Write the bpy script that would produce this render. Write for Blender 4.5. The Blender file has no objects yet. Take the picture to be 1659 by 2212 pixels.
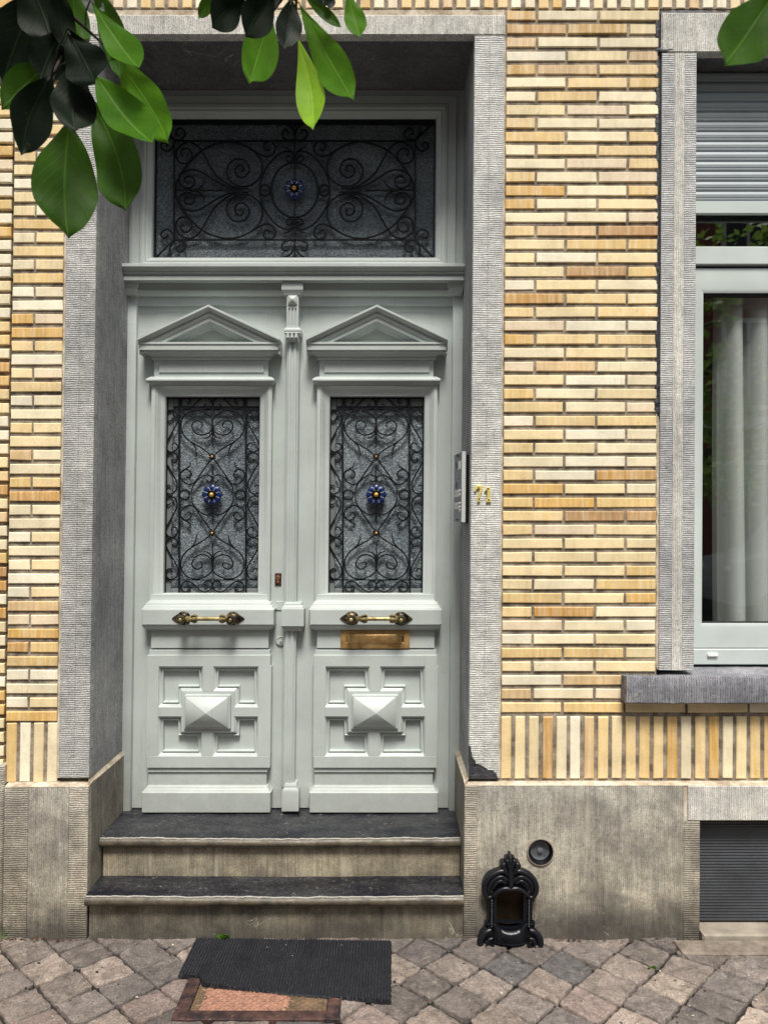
import bpy, bmesh, math, random
from mathutils import Vector, noise as mnoise

# ------------------------------------------------------------------ camera, sky, sun, exposure
scene = bpy.context.scene
COL = scene.collection
F = 1700.0                      # focal length in photo units (photo read at 1659 x 2212)
SC = 0.00167                    # metres per photo unit on the wall face
D = F * SC                      # camera to wall face (wall face is Y = 0, street is -Y)
PITCH = math.radians(0.65)
H = 1.4825                      # camera height above the pavement
LEAN = 0.0093                   # the old front leans very slightly

cam_d = bpy.data.cameras.new("camera")
cam = bpy.data.objects.new("camera", cam_d)
COL.objects.link(cam)
cam.location = (0, -D, H)
cam.rotation_euler = (math.radians(90) + PITCH, 0, 0)
cam_d.sensor_fit = 'VERTICAL'
cam_d.sensor_height = 36.0
cam_d.lens = 36.0 * F / 2212.0
cam_d.clip_start = 0.05
cam_d.clip_end = 500
cam_d.dof.use_dof = True
cam_d.dof.focus_distance = 3.0
cam_d.dof.aperture_fstop = 9.0
scene.camera = cam

SUN_EL, SUN_AZ = math.radians(60), math.radians(6)     # azimuth from straight in front, towards the right
world = bpy.data.worlds.new("World")
scene.world = world
world.use_nodes = True
wn = world.node_tree
for n in list(wn.nodes):
    wn.nodes.remove(n)
sky = wn.nodes.new('ShaderNodeTexSky')
sky.sky_type = 'NISHITA'
sky.sun_disc = False
sky.sun_elevation = SUN_EL
sky.sun_rotation = math.radians(180) - SUN_AZ
sky.air_density = 1.0
sky.dust_density = 3.0
sky.ozone_density = 0.6
bg = wn.nodes.new('ShaderNodeBackground')
bg.inputs['Strength'].default_value = 0.09
wo = wn.nodes.new('ShaderNodeOutputWorld')
hs = wn.nodes.new('ShaderNodeHueSaturation')            # overcast: the blue is veiled
hs.inputs['Saturation'].default_value = 0.30
wn.links.new(sky.outputs[0], hs.inputs['Color'])
wn.links.new(hs.outputs[0], bg.inputs[0])
wn.links.new(bg.outputs[0], wo.inputs[0])

sun_d = bpy.data.lights.new("sun", 'SUN')
sun_d.energy = 3.2
sun_d.angle = math.radians(15)
sun_d.color = (1.0, 0.95, 0.87)
sun = bpy.data.objects.new("sun", sun_d)
COL.objects.link(sun)
sdir = Vector((math.sin(SUN_AZ) * math.cos(SUN_EL), -math.cos(SUN_AZ) * math.cos(SUN_EL), math.sin(SUN_EL)))
sun.rotation_euler = (-sdir).to_track_quat('-Z', 'Y').to_euler()
sun.location = sdir * 20

scene.view_settings.view_transform = 'Standard'
scene.view_settings.look = 'None'
scene.view_settings.exposure = 0.52
scene.view_settings.gamma = 1.0
scene.cycles.use_denoising = True
scene.cycles.sample_clamp_indirect = 3.0
scene.cycles.sample_clamp_direct = 12.0
scene.cycles.max_bounces = 6
scene.cycles.transparent_max_bounces = 8

rnd = random.Random(71)

# ------------------------------------------------------------------ measuring helpers
def XZ(px, py, Y):
    """photo reading -> x, z of the point at depth Y (metres behind the wall face), lean taken out"""
    u = (px - 829.5) / F
    v = -(py - 1106.0) / F
    yd = math.cos(PITCH) - v * math.sin(PITCH)
    zd = v * math.cos(PITCH) + math.sin(PITCH)
    t = (D + Y) / yd
    z = H + zd * t
    return u * t - LEAN * (z - H), z
def PX(px, Y, py=1106.0): return XZ(px, py, Y)[0]
def PZ(py, Y): return XZ(829.5, py, Y)[1]
def RECT(x0, y0, x1, y1, Y):
    ym = (y0 + y1) / 2
    return PX(x0, Y, ym), PX(x1, Y, ym), PZ(y1, Y), PZ(y0, Y)     # x0 x1 z0 z1
def GND(px, py):
    u = (px - 829.5) / F
    v = -(py - 1106.0) / F
    yd = math.cos(PITCH) - v * math.sin(PITCH)
    zd = v * math.cos(PITCH) + math.sin(PITCH)
    t = -H / zd
    return u * t, yd * t - D

# ------------------------------------------------------------------ mesh builder
class MB:
    def __init__(self):
        self.v, self.f, self.m, self.c, self.s = [], [], [], [], []
    def add(self, verts, faces, mi=0, col=None, smooth=False):
        o = len(self.v)
        self.v += [tuple(p) for p in verts]
        for fc in faces:
            self.f.append([i + o for i in fc]); self.m.append(mi); self.c.append(col); self.s.append(smooth)
    def box(self, x0, x1, y0, y1, z0, z1, mi=0, col=None, ch=0.0):
        """box; ch chamfers the edges of the street-facing (y0) side"""
        if ch <= 0:
            v = [(x0,y0,z0),(x1,y0,z0),(x1,y0,z1),(x0,y0,z1),(x0,y1,z0),(x1,y1,z0),(x1,y1,z1),(x0,y1,z1)]
            self.add(v, [(0,1,2,3),(5,4,7,6),(4,0,3,7),(1,5,6,2),(3,2,6,7),(4,5,1,0)], mi, col)
        else:
            c = ch
            v = [(x0+c,y0,z0+c),(x1-c,y0,z0+c),(x1-c,y0,z1-c),(x0+c,y0,z1-c),
                 (x0,y0+c,z0),(x1,y0+c,z0),(x1,y0+c,z1),(x0,y0+c,z1),
                 (x0,y1,z0),(x1,y1,z0),(x1,y1,z1),(x0,y1,z1)]
            fs = [(0,1,2,3)]
            for k in range(4):
                j = (k+1) % 4
                fs.append((k+4, j+4, j, k)); fs.append((k+8, j+8, j+4, k+4))
            fs.append((11,10,9,8))
            self.add(v, fs, mi, col)
    def prism(self, poly, y0, y1, mi=0, col=None, ch=0.0):
        """polygon in x,z (counter-clockwise seen from the street) from y0 (front) to y1"""
        n = len(poly)
        rings = []
        if ch > 0:
            rings.append([(p[0], y0, p[1]) for p in inset(poly, ch)])
            rings.append([(p[0], y0 + ch, p[1]) for p in poly])
        else:
            rings.append([(p[0], y0, p[1]) for p in poly])
        rings.append([(p[0], y1, p[1]) for p in poly])
        v = [q for r in rings for q in r]
        fs = [tuple(range(n))]
        for r in range(len(rings) - 1):
            for k in range(n):
                j = (k + 1) % n
                fs.append((r*n + k, (r+1)*n + k, (r+1)*n + j, r*n + j))
        last = (len(rings)-1) * n
        fs.append(tuple(last + k for k in reversed(range(n))))
        self.add(v, fs, mi, col)
    def wrap(self, x0, x1, yb, yf, prof, mi=0, col=None):
        """moulding that runs across the front and returns along both sides; prof = (projection, z) from top to bottom"""
        v = []
        for o, z in prof:
            v += [(x0-o, yb, z), (x0-o, yf-o, z), (x1+o, yf-o, z), (x1+o, yb, z)]
        fs = [(3,2,1,0)] if prof[0][1] > prof[-1][1] else [(0,1,2,3)]
        fs = [(0,1,2,3)]
        for r in range(len(prof) - 1):
            a, b = 4*r, 4*(r+1)
            for k in range(3):
                fs.append((a+k, b+k, b+k+1, a+k+1))
        e = 4*(len(prof)-1)
        fs.append((e+3, e+2, e+1, e))
        self.add(v, fs, mi, col)
    def run(self, x0, x1, prof, mi=0, col=None):
        """straight moulding along x; prof = (y, z) closed profile"""
        n = len(prof)
        v = [(x0, y, z) for y, z in prof] + [(x1, y, z) for y, z in prof]
        fs = [tuple(range(n)), tuple(n + k for k in reversed(range(n)))]
        for k in range(n):
            j = (k+1) % n
            fs.append((k, n+k, n+j, j))
        self.add(v, fs, mi, col)
    def ring(self, poly, prof, mi=0, col=None, fill=None):
        """loft of inset copies of a polygon; prof = (inset, y)"""
        n = len(poly); v = []
        for d, y in prof:
            v += [(p[0], y, p[1]) for p in inset(poly, d)]
        fs = []
        for r in range(len(prof)-1):
            for k in range(n):
                j = (k+1) % n
                fs.append((r*n+k, r*n+j, (r+1)*n+j, (r+1)*n+k))
        self.add(v, fs, mi, col)
        if fill is not None:
            d, y = prof[-1]
            self.add([(p[0], y, p[1]) for p in inset(poly, d)], [tuple(range(n))], fill, col)
    def tube(self, pts, r, n=6, mi=0, flat=1.0, ax=(0,1,0), caps=True, closed=False):
        """round or flattened bar along pts; r number or list; flat scales the radius along ax"""
        pts = [Vector(p) for p in pts]; N = len(pts)
        rs = r if isinstance(r, (list, tuple)) else [r]*N
        ax = Vector(ax); v = []
        for i, p in enumerate(pts):
            if closed: t = pts[(i+1) % N] - pts[i-1]
            else: t = pts[min(i+1, N-1)] - pts[max(i-1, 0)]
            if t.length < 1e-9: t = Vector((0,0,1))
            t.normalize()
            a = ax - t * ax.dot(t)
            if a.length < 1e-4:
                a = t.orthogonal()
            a.normalize(); b = t.cross(a)
            for k in range(n):
                th = 2*math.pi*(k + .5)/n
                v.append(p + a*(rs[i]*flat*math.cos(th)) + b*(rs[i]*math.sin(th)))
        fs = []
        for i in range(N if closed else N-1):
            for k in range(n):
                j = (k+1) % n; i2 = (i+1) % N
                fs.append((i*n+k, i*n+j, i2*n+j, i2*n+k))
        if caps and not closed:
            fs.append(tuple(reversed(range(n)))); fs.append(tuple((N-1)*n + k for k in range(n)))
        self.add(v, fs, mi, None, True)
    def lathe(self, o, axis, prof, n=20, mi=0, lobes=None, caps=True):
        """prof = (radius, distance along axis); lobes = (count, depth) for petalled rims"""
        o = Vector(o); axis = Vector(axis).normalized()
        a = Vector((0,0,1)) if abs(axis.z) < .9 else Vector((1,0,0))
        a = (a - axis*a.dot(axis)).normalized(); b = axis.cross(a)
        v = []
        for r, h in prof:
            for k in range(n):
                th = 2*math.pi*k/n
                rr = r
                if lobes: rr = r*(1 - lobes[1] + lobes[1]*abs(math.cos(lobes[0]*th/2))**.6)
                v.append(o + axis*h + a*(rr*math.cos(th)) + b*(rr*math.sin(th)))
        fs = []
        for i in range(len(prof)-1):
            for k in range(n):
                j = (k+1) % n
                fs.append((i*n+k, i*n+j, (i+1)*n+j, (i+1)*n+k))
        if caps: fs.append(tuple(reversed(range(n)))); fs.append(tuple((len(prof)-1)*n + k for k in range(n)))
        self.add(v, fs, mi, None, True)
    def ball(self, c, r, mi=0, sq=(1,1,1), n=10):
        v, fs = [], []
        m = n//2
        for i in range(m+1):
            ph = math.pi*i/m
            for k in range(n):
                th = 2*math.pi*k/n
                v.append((c[0]+r*sq[0]*math.sin(ph)*math.cos(th), c[1]+r*sq[1]*math.sin(ph)*math.sin(th), c[2]+r*sq[2]*math.cos(ph)))
        for i in range(m):
            for k in range(n):
                j = (k+1) % n
                fs.append((i*n+k, (i+1)*n+k, (i+1)*n+j, i*n+j))
        self.add(v, fs, mi, None, True)
    def build(self, name, mats, parent=None, bevel=0.0, lean=True, angle=30, seg=1, post=None):
        if not isinstance(mats, (list, tuple)): mats = [mats]
        off = Vector((0,0,0)); p = parent
        while p is not None:
            off += p.location; p = p.parent
        me = bpy.data.meshes.new(name)
        me.from_pydata([tuple(q) for q in self.v], [], self.f)
        for m_ in mats: me.materials.append(m_)
        me.polygons.foreach_set('material_index', self.m)
        if any(c is not None for c in self.c):
            at = me.color_attributes.new('tint', 'FLOAT_COLOR', 'CORNER')
            i = 0
            buf = []
            for fc, c in zip(self.f, self.c):
                c = c or (1,1,1)
                for _ in fc: buf += [c[0], c[1], c[2], 1.0]
            at.data.foreach_set('color', buf)
        bm = bmesh.new(); bm.from_mesh(me)
        bmesh.ops.dissolve_degenerate(bm, dist=1e-7, edges=bm.edges)
        bmesh.ops.recalc_face_normals(bm, faces=bm.faces)
        if bevel > 0:
            es = [e for e in bm.edges if len(e.link_faces) == 2 and e.calc_face_angle(0) > math.radians(25)]
            bmesh.ops.bevel(bm, geom=es, offset=bevel, offset_type='OFFSET', segments=seg, profile=.6, affect='EDGES', clamp_overlap=True)
        if post: post(bm)
        for q in bm.verts:
            if lean: q.co.x += LEAN*(q.co.z - H)
            q.co -= off
        bm.to_mesh(me); bm.free()
        if True:
            me.polygons.foreach_set('use_smooth', [True]*len(me.polygons))
            me.set_sharp_from_angle(angle=math.radians(angle))
        ob = bpy.data.objects.new(name, me)
        COL.objects.link(ob)
        if parent is not None: ob.parent = parent
        return ob

def inset(poly, d):
    if abs(d) < 1e-9: return list(poly)
    n = len(poly); out = []
    for i in range(n):
        p0, p1, p2 = Vector(poly[i-1]), Vector(poly[i]), Vector(poly[(i+1) % n])
        e1, e2 = (p1-p0).normalized(), (p2-p1).normalized()
        n1, n2 = Vector((-e1.y, e1.x)), Vector((-e2.y, e2.x))
        k = 1 + n1.dot(n2)
        m = (n1+n2)/max(k, .15)
        q = p1 + m*d
        out.append((q.x, q.y))
    return out
def rect(x0, x1, z0, z1): return [(x0,z0),(x1,z0),(x1,z1),(x0,z1)]
def smooth(pts, k=6, closed=False):
    """Catmull-Rom through 2-D points"""
    P = [Vector(p) for p in pts]; n = len(P); out = []
    rng = range(n) if closed else range(n-1)
    for i in rng:
        if closed: a, b, c, d = P[i-1], P[i], P[(i+1) % n], P[(i+2) % n]
        else: a, b, c, d = P[max(i-1,0)], P[i], P[i+1], P[min(i+2, n-1)]
        for j in range(k):
            t = j/k
            out.append(.5*((2*b) + (c-a)*t + (2*a-5*b+4*c-d)*t*t + (3*b-a-3*c+d)*t**3))
    if not closed: out.append(P[-1])
    return [tuple(q) for q in out]

def tag(o, label, cat, group=None, kind='thing'):
    o['label'] = label; o['category'] = cat; o['kind'] = kind
    if group: o['group'] = group
    return o
def empty(name, loc, label, cat, group=None):
    o = bpy.data.objects.new(name, None)
    loc = Vector(loc); loc.x += 0
    o.location = loc; o.empty_display_size = .1
    COL.objects.link(o)
    return tag(o, label, cat, group)

# ------------------------------------------------------------------ materials
def lin(c):
    return tuple(((x/255)/12.92 if x/255 <= .04045 else ((x/255+.055)/1.055)**2.4) for x in c)
class NT:
    def __init__(self, name):
        self.m = bpy.data.materials.new(name); self.m.use_nodes = True
        self.t = self.m.node_tree
        self.b = self.t.nodes['Principled BSDF']
        self.out = self.t.nodes['Material Output']
        g = self.t.nodes.new('ShaderNodeNewGeometry'); self.pos = g.outputs['Position']; self.geo = g
    def n(self, typ, ins=None, **props):
        nd = self.t.nodes.new(typ)
        for k, v in props.items(): setattr(nd, k, v)
        for k, v in (ins or {}).items():
            if hasattr(v, 'is_output'): self.t.links.new(v, nd.inputs[k])
            else: nd.inputs[k].default_value = v
        return nd
    def scaled(self, s, off=(0,0,0)):
        return self.n('ShaderNodeMapping', {'Vector': self.pos, 'Scale': s, 'Location': off}).outputs[0]
    def noise(self, scale, detail=4, rough=.55, vec=None, dist=0):
        return self.n('ShaderNodeTexNoise', {'Vector': vec or self.pos, 'Scale': scale, 'Detail': detail, 'Roughness': rough, 'Distortion': dist}).outputs['Fac']
    def ramp(self, fac, stops, interp='LINEAR'):
        nd = self.n('ShaderNodeValToRGB', {'Fac': fac}); r = nd.color_ramp; r.interpolation = interp
        while len(r.elements) < len(stops): r.elements.new(.5)
        for e, (p, c) in zip(r.elements, stops):
            e.position = p
            e.color = (c, c, c, 1) if isinstance(c, (int, float)) else (c[0], c[1], c[2], 1)
        return nd.outputs['Color']
    def mix(self, fac, a, b, mode='MIX'):
        nd = self.n('ShaderNodeMix', data_type='RGBA', blend_type=mode)
        for k, v in ((0, fac), (6, a), (7, b)):
            if hasattr(v, 'is_output'): self.t.links.new(v, nd.inputs[k])
            elif k == 0: nd.inputs[k].default_value = v
            else: nd.inputs[k].default_value = (v[0], v[1], v[2], 1) if not isinstance(v, (int, float)) else (v, v, v, 1)
        return nd.outputs[2]
    def math(self, op, a, b=0.5, clamp=False):
        nd = self.n('ShaderNodeMath', operation=op, use_clamp=clamp)
        for k, v in ((0, a), (1, b)):
            if hasattr(v, 'is_output'): self.t.links.new(v, nd.inputs[k])
            else: nd.inputs[k].default_value = v
        return nd.outputs[0]
    def set(self, **kw):
        for k, v in kw.items():
            k = k.replace('_', ' ')
            i = self.b.inputs[k]
            if hasattr(v, 'is_output'): self.t.links.new(v, i)
            elif isinstance(v, (tuple, list)) and len(v) == 3: i.default_value = (v[0], v[1], v[2], 1)
            else: i.default_value = v
        return self
    def bump(self, h, strength=.5, dist=.002, prev=None):
        ins = {'Height': h, 'Strength': strength, 'Distance': dist}
        if prev is not None: ins['Normal'] = prev
        return self.n('ShaderNodeBump', ins).outputs[0]
    def sep(self):
        return self.n('ShaderNodeSeparateXYZ', {'Vector': self.pos}).outputs

M = {}
def m_brick():
    a = NT('glazed_yellow_brick')
    tint = a.n('ShaderNodeAttribute', attribute_name='tint').outputs['Color']
    st = a.noise(1, 3, .6, a.scaled((70, 20, 5)))
    st = a.ramp(st, [(.40, 0.0), (.64, 1.0)])
    pale = a.mix(.5, tint, lin((250, 236, 204)))
    c = a.mix(a.math('MULTIPLY', st, .75), tint, pale)
    d = a.ramp(a.noise(240, 3, .6), [(.3, .88), (.6, 1.03)])
    c = a.mix(1, c, d, 'MULTIPLY')
    blot = a.ramp(a.noise(7, 6, .7), [(.36, .72), (.60, 1.03)])
    c = a.mix(.75, c, blot, 'MULTIPLY')
    run_ = a.ramp(a.noise(1, 5, .7, a.scaled((16, 16, 1.3))), [(.57, 0.0), (.72, 1.0)])
    c = a.mix(a.math('MULTIPLY', run_, .35), c, lin((176, 150, 116)))
    speck = a.ramp(a.noise(90, 2, .5), [(.70, 1.0), (.76, .45)])
    c = a.mix(.8, c, speck, 'MULTIPLY')
    a.set(Base_Color=c, Roughness=.5, Normal=a.bump(a.noise(160, 4, .6), .35, .0015))
    return a.m
def m_mortar(name, base, dark):
    a = NT(name)
    c = a.mix(a.ramp(a.noise(14, 6, .7), [(.38, 0.0), (.62, 1.0)]), lin(dark), lin(base))
    c = a.mix(.6, c, a.ramp(a.noise(300, 3, .7), [(.3, .55), (.7, 1.2)]), 'MULTIPLY')
    a.set(Base_Color=c, Roughness=.95, Normal=a.bump(a.noise(220, 5, .7), .8, .003))
    return a.m
def m_stone(name, axis, base, dark, pitch=.0078, brown=0.0, groove=.62, edge_stain=0.0, warp=.30):
    """tooled blue limestone; axis 'Z' = horizontal tool lines, 'X'/'Y' = vertical lines; brown = rising rusty grime"""
    a = NT(name)
    w = a.n('ShaderNodeTexWave', {'Vector': a.pos, 'Scale': .05*2*math.pi/pitch/ (2*math.pi) * 20/ 20.0, 'Distortion': 0.0}, wave_type='BANDS', bands_direction=axis)
    # hand-tooled lines: position along axis bent by noise
    s = a.sep()
    co = s[{'X': 0, 'Y': 1, 'Z': 2}[axis]]
    other = {'X': (3, 3, 45), 'Y': (3, 3, 45), 'Z': (45, 20, 6)}[axis]
    bend = a.noise(1, 3, .6, a.scaled((25, 25, 25)))
    ph = a.math('ADD', a.math('MULTIPLY', co, 2*math.pi/pitch), a.math('MULTIPLY', bend, 2*math.pi*warp*4))
    line = a.math('MULTIPLY_ADD', a.math('SINE', ph), .5)
    line.node.inputs[2].default_value = .5
    a.t.nodes.remove(w)
    brk = a.ramp(a.noise(60, 3, .6), [(.35, .15), (.6, 1.0)])
    stv = (9, 9, 60) if axis == 'Z' else (75, 75, 5)
    fibre = a.noise(1, 5, .75, a.scaled(stv))
    big = a.noise(3.5, 6, .65)
    mid = a.noise(22, 5, .65)
    md_ = tuple(.45*x + .55*y for x, y in zip(base, dark))
    c = a.mix(a.ramp(big, [(.32, 0.0), (.62, 1.0)]), lin(md_), lin(base))
    soot = a.ramp(a.noise(2.1, 7, .75, dist=.6), [(.56, 0.0), (.70, 1.0)])
    c = a.mix(a.math('MULTIPLY', soot, .7), c, lin(dark))
    c = a.mix(.45, c, a.ramp(mid, [(.32, .62), (.66, 1.15)]), 'MULTIPLY')
    c = a.mix(.9, c, a.ramp(a.noise(190, 4, .8), [(.30, .45), (.5, .98), (.68, 1.42)]), 'MULTIPLY')
    c = a.mix(.8, c, a.ramp(fibre, [(.30, .62), (.5, .98), (.70, 1.25)]), 'MULTIPLY')
    g = a.math('MULTIPLY', a.ramp(line, [(.0, 1.0), (.55, 0.0)]), brk)
    c = a.mix(a.math('MULTIPLY', g, groove), c, a.mix(.7, c, lin((38, 40, 44))))
    if brown > 0:
        z = s[2]
        k = a.math('ADD', z, a.math('MULTIPLY', a.noise(5, 5, .7), .5))
        up = a.ramp(k, [(.30, 1.0), (.85, .0)])
        warm = a.mix(a.ramp(a.noise(7, 5, .65), [(.35, 0.0), (.65, 1.0)]), lin((130, 120, 102)), lin((204, 193, 166)))
        warm = a.mix(.5, warm, a.ramp(mid, [(.32, .62), (.66, 1.15)]), 'MULTIPLY')
        warm = a.mix(.9, warm, a.ramp(a.noise(190, 4, .8), [(.30, .45), (.5, .98), (.68, 1.42)]), 'MULTIPLY')
        warm = a.mix(.85, warm, a.ramp(fibre, [(.30, .5), (.5, .95), (.70, 1.3)]), 'MULTIPLY')
        warm = a.mix(a.math('MULTIPLY', g, groove), warm, lin((60, 52, 44)))
        c = a.mix(a.math('MULTIPLY', up, brown), c, warm)
        blt = a.ramp(a.noise(4.2, 6, .72, dist=.7), [(.44, 0.0), (.60, 1.0)])
        c = a.mix(a.math('MULTIPLY', blt, .42), c, lin((88, 84, 80)))
        drip = a.ramp(a.noise(1, 4, .65, a.scaled((17, 17, 1.6))), [(.56, 0.0), (.70, 1.0)])
        c = a.mix(a.math('MULTIPLY', drip, .40), c, lin((206, 198, 176)))
        foot = a.ramp(a.math('ADD', z, a.math('MULTIPLY', a.noise(9, 4, .6), .18)), [(.12, 1.0), (.27, 0.0)])
        c = a.mix(a.math('MULTIPLY', foot, .75), c, lin((46, 44, 44)))
    sp = a.ramp(a.noise(34, 6, .75, dist=1.5), [(.64, 0.0), (.70, 1.0)])
    c = a.mix(a.math('MULTIPLY', sp, .55), c, lin((232, 226, 210)))
    rid = a.ramp(a.math('ABSOLUTE', a.math('SUBTRACT', a.noise(4.5, 4, .6, dist=.8), .5), 0), [(.0, 1.0), (.006, 0.0)])
    rid = a.math('MULTIPLY', rid, a.ramp(a.noise(6, 2, .5), [(.58, 0.0), (.66, 1.0)]))
    c = a.mix(a.math('MULTIPLY', rid, .45), c, lin((216, 210, 192)))
    pit = a.ramp(a.noise(75, 3, .6), [(.27, .35), (.34, 1.0)])
    c = a.mix(.8, c, pit, 'MULTIPLY')
    nb = a.bump(line, .55, .0022)
    nb = a.bump(a.noise(130, 5, .7), .45, .002, nb)
    nb = a.bump(mid, .4, .004, nb)
    a.set(Base_Color=c, Roughness=.85, Normal=nb)
    return a.m
def m_tread():
    a = NT('worn_bluestone_tread')
    big = a.ramp(a.noise(1, 6, .7, a.scaled((4, 8, 8))), [(.38, 0.0), (.62, 1.0)])
    c = a.mix(big, lin((13, 16, 28)), lin((56, 56, 60)))
    c = a.mix(.9, c, a.ramp(a.noise(70, 7, .85), [(.34, .25), (.5, .8), (.66, 2.0)]), 'MULTIPLY')
    sp = a.ramp(a.noise(60, 6, .8, dist=1), [(.60, 0.0), (.68, 1.0)])
    c = a.mix(a.math('MULTIPLY', sp, .6), c, lin((176, 172, 160)))
    # rubbed nosing: the outward-facing round is worn to bare brownish stone, its upper edge carries a painted highlight
    s = a.n('ShaderNodeSeparateXYZ', {'Vector': a.geo.outputs['Normal']}).outputs
    fy = a.math('ADD', a.math('MULTIPLY', s[1], -1.0), a.math('MULTIPLY', a.math('SUBTRACT', a.noise(20, 5, .7), .5), .5))
    front = a.ramp(fy, [(.34, 0.0), (.62, 1.0)])
    worn = a.mix(a.ramp(a.noise(16, 6, .7), [(.35, 0.0), (.65, 1.0)]), lin((58, 53, 45)), lin((106, 97, 80)))
    c = a.mix(a.math('MULTIPLY', front, .95), c, worn)
    arris = a.ramp(fy, [(.28, 0.0), (.36, 1.0), (.42, 1.0), (.50, 0.0)])
    c = a.mix(a.math('MULTIPLY', arris, .75), c, lin((198, 194, 184)))
    nb = a.bump(a.noise(60, 6, .7), .5, .003)
    a.set(Base_Color=c, Roughness=a.ramp(a.noise(12, 4, .6), [(.3, .28), (.7, .6)]), Normal=nb)
    return a.m
def m_paint(name, col, rough=.42, wear=.25, bump=.25, dark=.82):
    a = NT(name)
    c = a.mix(a.ramp(a.noise(5, 5, .6), [(.3, 0.0), (.7, 1.0)]), lin(tuple(x*.93 for x in col)), lin(col))
    grime = a.ramp(a.noise(26, 6, .75), [(.27, dark*.8), (.40, 1.0)])
    c = a.mix(wear, c, grime, 'MULTIPLY')
    ch = a.ramp(a.noise(70, 4, .65), [(.715, 0.0), (.745, 1.0)])
    c = a.mix(a.math('MULTIPLY', ch, wear*1.6), c, lin((92, 88, 80)))
    z_ = a.sep()[2]
    spl = a.math('ADD', z_, a.math('MULTIPLY', a.noise(16, 6, .75), .5))
    c = a.mix(a.math('MULTIPLY', a.ramp(spl, [(.50, 1.0), (.78, 0.0)]), wear*1.5), c, lin((128, 122, 108)))
    run_ = a.ramp(a.noise(1, 5, .7, a.scaled((38, 38, 2.2))), [(.60, 0.0), (.74, 1.0)])
    c = a.mix(a.math('MULTIPLY', run_, wear*1.1), c, lin((146, 146, 138)))
    br = a.noise(1, 4, .6, a.scaled((14, 160, 160)))
    nb = a.bump(br, bump, .0010)
    nb = a.bump(a.noise(38, 3, .5), bump*.6, .0018, nb)
    a.set(Base_Color=c, Roughness=rough, Normal=nb)
    return a.m
def m_simple(name, col, rough=.5, metal=0.0, bscale=120, bstr=.2, bdist=.001, var=.25, vscale=20):
    a = NT(name)
    c = a.mix(var, lin(col), a.ramp(a.noise(vscale, 5, .65), [(.3, .35), (.7, 1.5)]), 'MULTIPLY')
    a.set(Base_Color=c, Roughness=rough, Metallic=metal, Normal=a.bump(a.noise(bscale, 4, .6), bstr, bdist))
    return a.m
def m_ironglass():
    a = NT('hammered_dark_glass')
    nz = a.noise(125, 4, .7)
    big = a.noise(2.6, 4, .6)
    c = a.mix(a.ramp(big, [(.35, 0.0), (.65, 1.0)]), lin((82, 94, 103)), lin((122, 133, 139)))
    c = a.mix(1, c, a.ramp(a.noise(160, 3, .7), [(.34, .40), (.50, .88), (.60, 1.25), (.72, 2.1)]), 'MULTIPLY')  # bright grain paints in the sparkle of the hammered surface
    nb = a.bump(nz, 1.0, .006)
    a.set(Base_Color=c, Roughness=.22, Normal=nb)
    a.b.inputs['Specular IOR Level'].default_value = .8
    return a.m
def m_pane():
    a = NT('clear_window_glass')
    nt = a.t
    fr = a.n('ShaderNodeFresnel', {'IOR': 1.55})
    tr = a.n('ShaderNodeBsdfTransparent', {'Color': (.965, .975, .972, 1)})
    gl = a.n('ShaderNodeBsdfGlossy', {'Color': (1, 1, 1, 1), 'Roughness': .01})
    k = a.math('MULTIPLY_ADD', fr.outputs[0], 3.6)
    k.node.inputs[2].default_value = .015; k.node.use_clamp = True
    k = a.math('MULTIPLY', k, a.math('SUBTRACT', 1.0, a.geo.outputs['Backfacing']))     # only the outer face of the sheet mirrors
    mx = nt.nodes.new('ShaderNodeMixShader')
    nt.links.new(k, mx.inputs[0]); nt.links.new(tr.outputs[0], mx.inputs[1]); nt.links.new(gl.outputs[0], mx.inputs[2])
    nt.links.new(mx.outputs[0], a.out.inputs[0])
    return a.m
def m_curtain():
    a = NT('sheer_curtain_cloth')
    nt = a.t
    c = (lin((238, 242, 238)))
    wv = a.ramp(a.noise(900, 2, .5), [(.3, .85), (.7, 1.0)])
    c = a.mix(1, c, wv, 'MULTIPLY')
    df = a.n('ShaderNodeBsdfDiffuse', {'Color': c})
    tl = a.n('ShaderNodeBsdfTranslucent', {'Color': c})
    tr = a.n('ShaderNodeBsdfTransparent')
    m1 = nt.nodes.new('ShaderNodeMixShader'); m1.inputs[0].default_value = .18
    nt.links.new(df.outputs[0], m1.inputs[1]); nt.links.new(tl.outputs[0], m1.inputs[2])
    m2 = nt.nodes.new('ShaderNodeMixShader'); m2.inputs[0].default_value = .12
    nt.links.new(m1.outputs[0], m2.inputs[1]); nt.links.new(tr.outputs[0], m2.inputs[2])
    nt.links.new(m2.outputs[0], a.out.inputs[0])
    return a.m
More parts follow.
